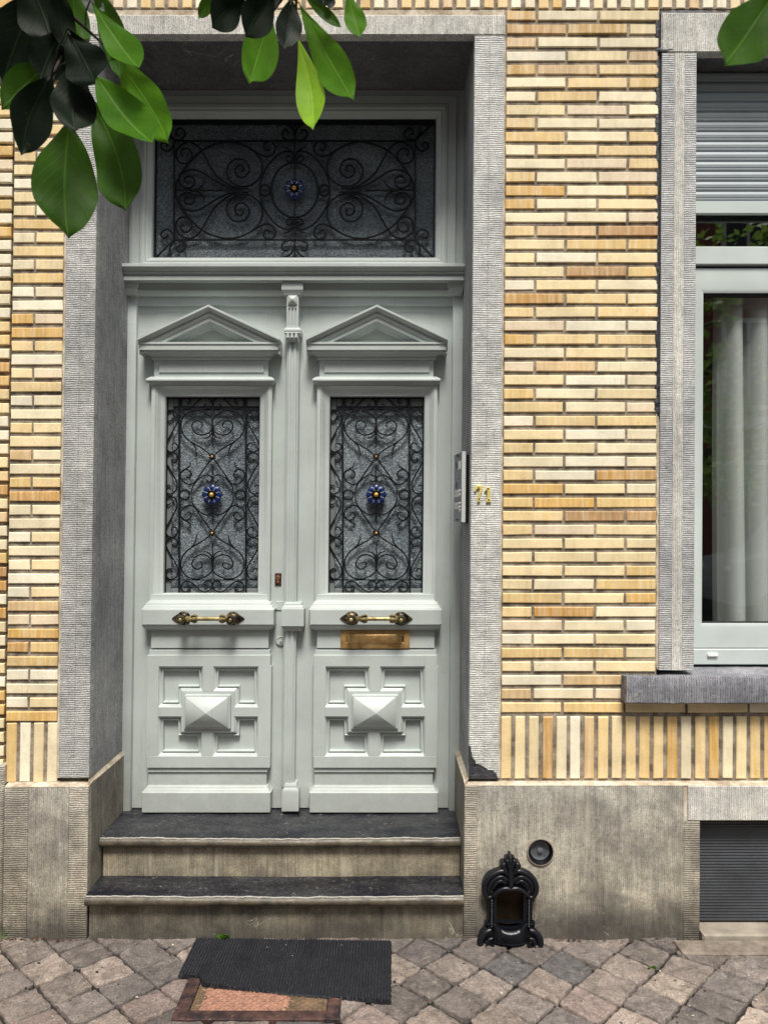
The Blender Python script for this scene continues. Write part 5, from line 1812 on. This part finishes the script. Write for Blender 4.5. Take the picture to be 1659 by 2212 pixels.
branch('middle branch with one lit lime leaf hanging below the lintel', 1.25, [
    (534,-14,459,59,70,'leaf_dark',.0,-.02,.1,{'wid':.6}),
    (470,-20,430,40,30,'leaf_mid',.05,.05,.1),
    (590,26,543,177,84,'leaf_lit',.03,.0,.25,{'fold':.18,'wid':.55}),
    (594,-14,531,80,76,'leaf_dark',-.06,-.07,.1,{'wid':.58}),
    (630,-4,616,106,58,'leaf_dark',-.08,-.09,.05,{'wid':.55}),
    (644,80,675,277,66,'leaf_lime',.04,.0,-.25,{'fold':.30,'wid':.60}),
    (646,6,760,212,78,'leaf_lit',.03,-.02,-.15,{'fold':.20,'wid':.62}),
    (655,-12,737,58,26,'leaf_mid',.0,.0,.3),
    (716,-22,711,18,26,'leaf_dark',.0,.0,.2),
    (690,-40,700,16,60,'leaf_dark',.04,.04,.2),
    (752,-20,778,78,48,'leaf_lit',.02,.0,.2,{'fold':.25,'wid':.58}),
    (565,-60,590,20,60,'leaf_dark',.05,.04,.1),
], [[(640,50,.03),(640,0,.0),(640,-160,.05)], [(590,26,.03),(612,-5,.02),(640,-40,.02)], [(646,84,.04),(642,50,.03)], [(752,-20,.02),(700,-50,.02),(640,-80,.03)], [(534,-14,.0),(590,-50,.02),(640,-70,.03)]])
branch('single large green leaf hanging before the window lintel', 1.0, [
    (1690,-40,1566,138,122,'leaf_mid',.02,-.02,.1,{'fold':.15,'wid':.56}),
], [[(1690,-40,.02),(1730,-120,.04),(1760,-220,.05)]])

# ------------------------------------------------------------------ litter on the pavement and the mat
bb = MB()
def flake(x, y, z, l, mi):
    a = rnd.uniform(0, 6.28); d1 = Vector((math.cos(a), math.sin(a), rnd.uniform(-.25,.25)))*l; d2 = Vector((-math.sin(a), math.cos(a), rnd.uniform(-.3,.3)))*l*rnd.uniform(.12,.5)
    p = Vector((x, y, z)); up = Vector((0,0,l*.3))
    bb.add([p-d1, p-d2*.8+up, p+d1, p+d2+up*.6, p+up*1.3], [(0,1,4),(1,2,4),(2,3,4),(3,0,4)], mi, None, True)
for _ in range(40): flake(rnd.uniform(-1.3,1.3), rnd.uniform(-.62,-.05), .006, rnd.uniform(.002,.006), 0)
for _ in range(12): flake(rnd.uniform(-.6,.0), rnd.uniform(-.3,-.06), .0165, rnd.uniform(.0015,.0045), rnd.choice((0,1)))
for _ in range(170): flake(rnd.choice([rnd.uniform(-1.35,-1.08), rnd.uniform(.5,1.3)]), -.034-abs(rnd.gauss(0,.012)), .004, rnd.uniform(.003,.011), 1)
for _ in range(50): flake(rnd.uniform(-1.3,1.3), rnd.uniform(-.62,-.05), .005, rnd.uniform(.002,.006), 1)
o = bb.build('litter', [m_simple('dry_pale_petal', (222, 214, 196), .8), m_simple('dry_brown_leaf_bit', (74, 52, 38), .9)], None, lean=False)
o['kind'] = 'stuff'; o['label'] = 'dry petals and leaf bits scattered on the paving'; o['category'] = 'litter'

# ------------------------------------------------------------------ across the street
M['redbrick'] = m_simple('red_brick_wall', (136, 78, 66), .85, 0, 60, .5, .004, .35, 9)
M['whiteband'] = m_simple('white_painted_band', (222, 220, 212), .7)
M['darkglass'] = m_simple('dark_far_glass', (30, 34, 38), .1)
M['vanwhite'] = m_simple('white_vehicle_paint', (222, 226, 230), .25, 0, 50, .02, .0005, .08)
M['tyre'] = m_simple('black_tyre_rubber', (24, 24, 25), .85)
M['bark'] = m_simple('grey_tree_bark', (84, 76, 64), .95, 0, 30, .8, .01, .5, 8)
def far_house(x0, x1, y, h, label, m):
    r = empty('brick_house', ((x0+x1)/2, y, 0), label, 'house')
    bb = MB(); bb.box(x0, x1, y-6, y, -.2, h, 0); bb.build('wall', m, r, lean=False)
    bb = MB()
    for zz in (.0, 3.3, 6.4): bb.box(x0, x1, y, y+.05, zz+.2, zz+.45, 0)
    bb.build('string_course', M['whiteband'], r, lean=False)
    n = max(2, int((x1-x0)/2.2))
    for i in range(n):
        xc = x0 + (x1-x0)*(i+.5)/n
        for zz in (.9, 4.0, 7.0):
            bb = MB(); bb.box(xc-.58, xc+.58, y, y+.06, zz-.1, zz+1.9, 0); f_ = bb.build('window_frame', M['whiteband'], r, lean=False)
            bb = MB(); bb.box(xc-.48, xc-.04, y+.062, y+.07, zz, zz+1.8, 0); bb.box(xc+.04, xc+.48, y+.062, y+.07, zz, zz+1.8, 0); bb.build('window_glass', M['darkglass'], f_, lean=False)
    bb = MB(); bb.add([(x0-.2,y+.4,h),(x1+.2,y+.4,h),(x1+.2,y-3,h+2.6),(x0-.2,y-3,h+2.6),(x0-.2,y-6.4,h),(x1+.2,y-6.4,h)], [(0,1,2,3),(3,2,5,4),(0,4,5,1),(0,3,4),(1,5,2)], 0)
    bb.build('roof', M['darkglass'] if False else M['tyre'], r, lean=False)
far_house(-15, -5.2, -14, 8.6, 'red brick row house across the street reflected in the glass', M['redbrick'])
far_house(-5.1, 4.2, -14, 9.2, 'taller red brick row house across the street, seen in reflections', M['redbrick'])
far_house(4.3, 14, -14, 8.9, 'red brick house with white bands reflected in the window pane', M['redbrick'])
def tree(x, y, h, label):
    r = empty('street_tree', (x, y, -.15), label, 'tree')
    bb = MB()
    bb.tube([(x, y, -.2), (x+.05, y, 1.2), (x-.05, y+.05, 2.4), (x, y, h*.8)], [.16, .12, .10, .03], 9, 0)
    for k in range(7):
        a = k*2.4; z0 = 2.0 + k*.35
        bb.tube([(x, y, z0), (x+.6*math.cos(a), y+.6*math.sin(a), z0+.6), (x+1.3*math.cos(a), y+1.3*math.sin(a), z0+.9)], [.06, .04, .015], 6, 0)
    bb.build('trunk', M['bark'], r, lean=False)
    bb = MB()
    cl = [(rnd.gauss(0,.75), rnd.gauss(0,.75), rnd.uniform(2.0, h)) for _ in range(46)]
    for (cx, cy, cz) in cl:
        for q in range(52):
            p = Vector((x+cx+rnd.gauss(0,.24), y+cy+rnd.gauss(0,.24), cz+rnd.gauss(0,.20)))
            d1 = Vector((rnd.gauss(0,1), rnd.gauss(0,1), rnd.gauss(0,.6))).normalized(); d2 = d1.orthogonal().normalized()
            l = rnd.uniform(.06, .11)
            bb.add([p-d1*l, p+d2*l*.5, p+d1*l, p-d2*l*.5], [(0,1,2,3)], 0)
    bb.build('crown', M['weed'], r, lean=False)
tree(4.2, -8.2, 5.6, 'leafy street tree across the road reflected in the window')
VDX, VDY = 2.6, -4.4
class VB(MB):
    def build(self, *a, **k):
        self.v = [(p[0]+VDX, p[1]+VDY, p[2]-.12) for p in self.v]
        return MB.build(self, *a, **k)
van = empty('parked_van', (7.2, -10.4, -.16), 'white van parked in the road reflected in the window pane', 'van')
def yz(bb, prof, x0, x1, mi=0): bb.run(x0, x1, prof, mi)
vx0, vx1 = 3.0, 6.8
bb = VB()
side = [(3.05,.22),(6.75,.22),(6.8,.9),(6.75,1.55),(6.6,1.66),(4.35,1.66),(3.85,1.12),(3.1,.95),(3.0,.6)]
bb.prism(side, -6.75, -5.15, 0)
bb.build('body', M['vanwhite'], van, lean=False, bevel=.06, seg=3)
for yy in (-5.135, -6.765):
    bb = VB(); bb.prism([(4.0,1.1),(4.9,1.1),(4.9,1.5),(4.42,1.5)], yy-.006, yy+.006, 0); bb.prism([(5.0,1.1),(5.8,1.1),(5.8,1.5),(5.0,1.5)], yy-.006, yy+.006, 0); bb.build('side_window', M['darkglass'], van, lean=False)
bb = VB(); bb.add([(3.90,-6.6,1.15),(3.90,-5.3,1.15),(4.34,-5.35,1.62),(4.34,-6.55,1.62)], [(0,1,2,3)], 0); o = bb.build('windscreen', M['darkglass'], van, lean=False)
for (xx, yy) in ((3.75,-5.2),(3.75,-6.7),(6.0,-5.2),(6.0,-6.7)):
    bb = VB(); bb.lathe((xx, yy-.1, .16), (0,1,0), [(.31,.0),(.33,.03),(.33,.17),(.31,.2)], 24, 0); wh = bb.build('wheel', M['tyre'], van, lean=False)
    bb = VB(); bb.lathe((xx, yy-.11, .16), (0,1,0), [(.2,.0),(.2,.22)], 20, 0); bb.build('rim', M['steel'], wh, lean=False)
for yy in (-5.45, -6.45):
    bb = VB(); bb.ball((3.06, yy, .78), .13, 0, (.5,1,.6), 12); bb.build('headlight', M['card'], van, lean=False)

# ------------------------------------------------------------------ weeds
def weed(label, x, y, z, n, size, mat_, up=.6, nar=.55):
    root = empty('weed', (x, y, z), label, 'weed', 'small weeds in the joints')
    for k in range(n):
        a = 2*math.pi*k/n + rnd.uniform(-.4,.4); l = size*rnd.uniform(.6, 1.15)
        tip = Vector((x + l*math.cos(a), y - abs(l*math.sin(a))*.6 - .004, z + l*up*rnd.uniform(.5,1.4)))
        leaf_obj('leaf', Vector((x + rnd.uniform(-.003,.003), y, z)), tip, l*nar, mat_, root, rnd.uniform(-.6,.6), .3, .3)
    return root
x, z = XZ(478, 2022, YP)
weed('small crumpled green weed between the step and the doormat', x, YP-.008, .004, 9, .026, M['weed'], .8, .7)
x, y = GND(*((1900+922*997/1659)/1.7463, (3450+335*997/1659)/1.7463)); weed('light green sprout with rounded leaves in the paving joint', x, y, -.004, 7, .018, M['weed'], .7, .7)
x, y = GND(*((1900+1118*997/1659)/1.7463, (3450+475*997/1659)/1.7463)); weed('tiniest yellow green sprout in the joint nearest the cellar window', x, y, -.004, 4, .011, M['weed'], .7, .8)
x, y = GND(8, 2022); weed('tuft of thin grass blades at the foot of the wall corner', x, YP-.01, 0, 14, .055, M['weed'], 1.2, .05)
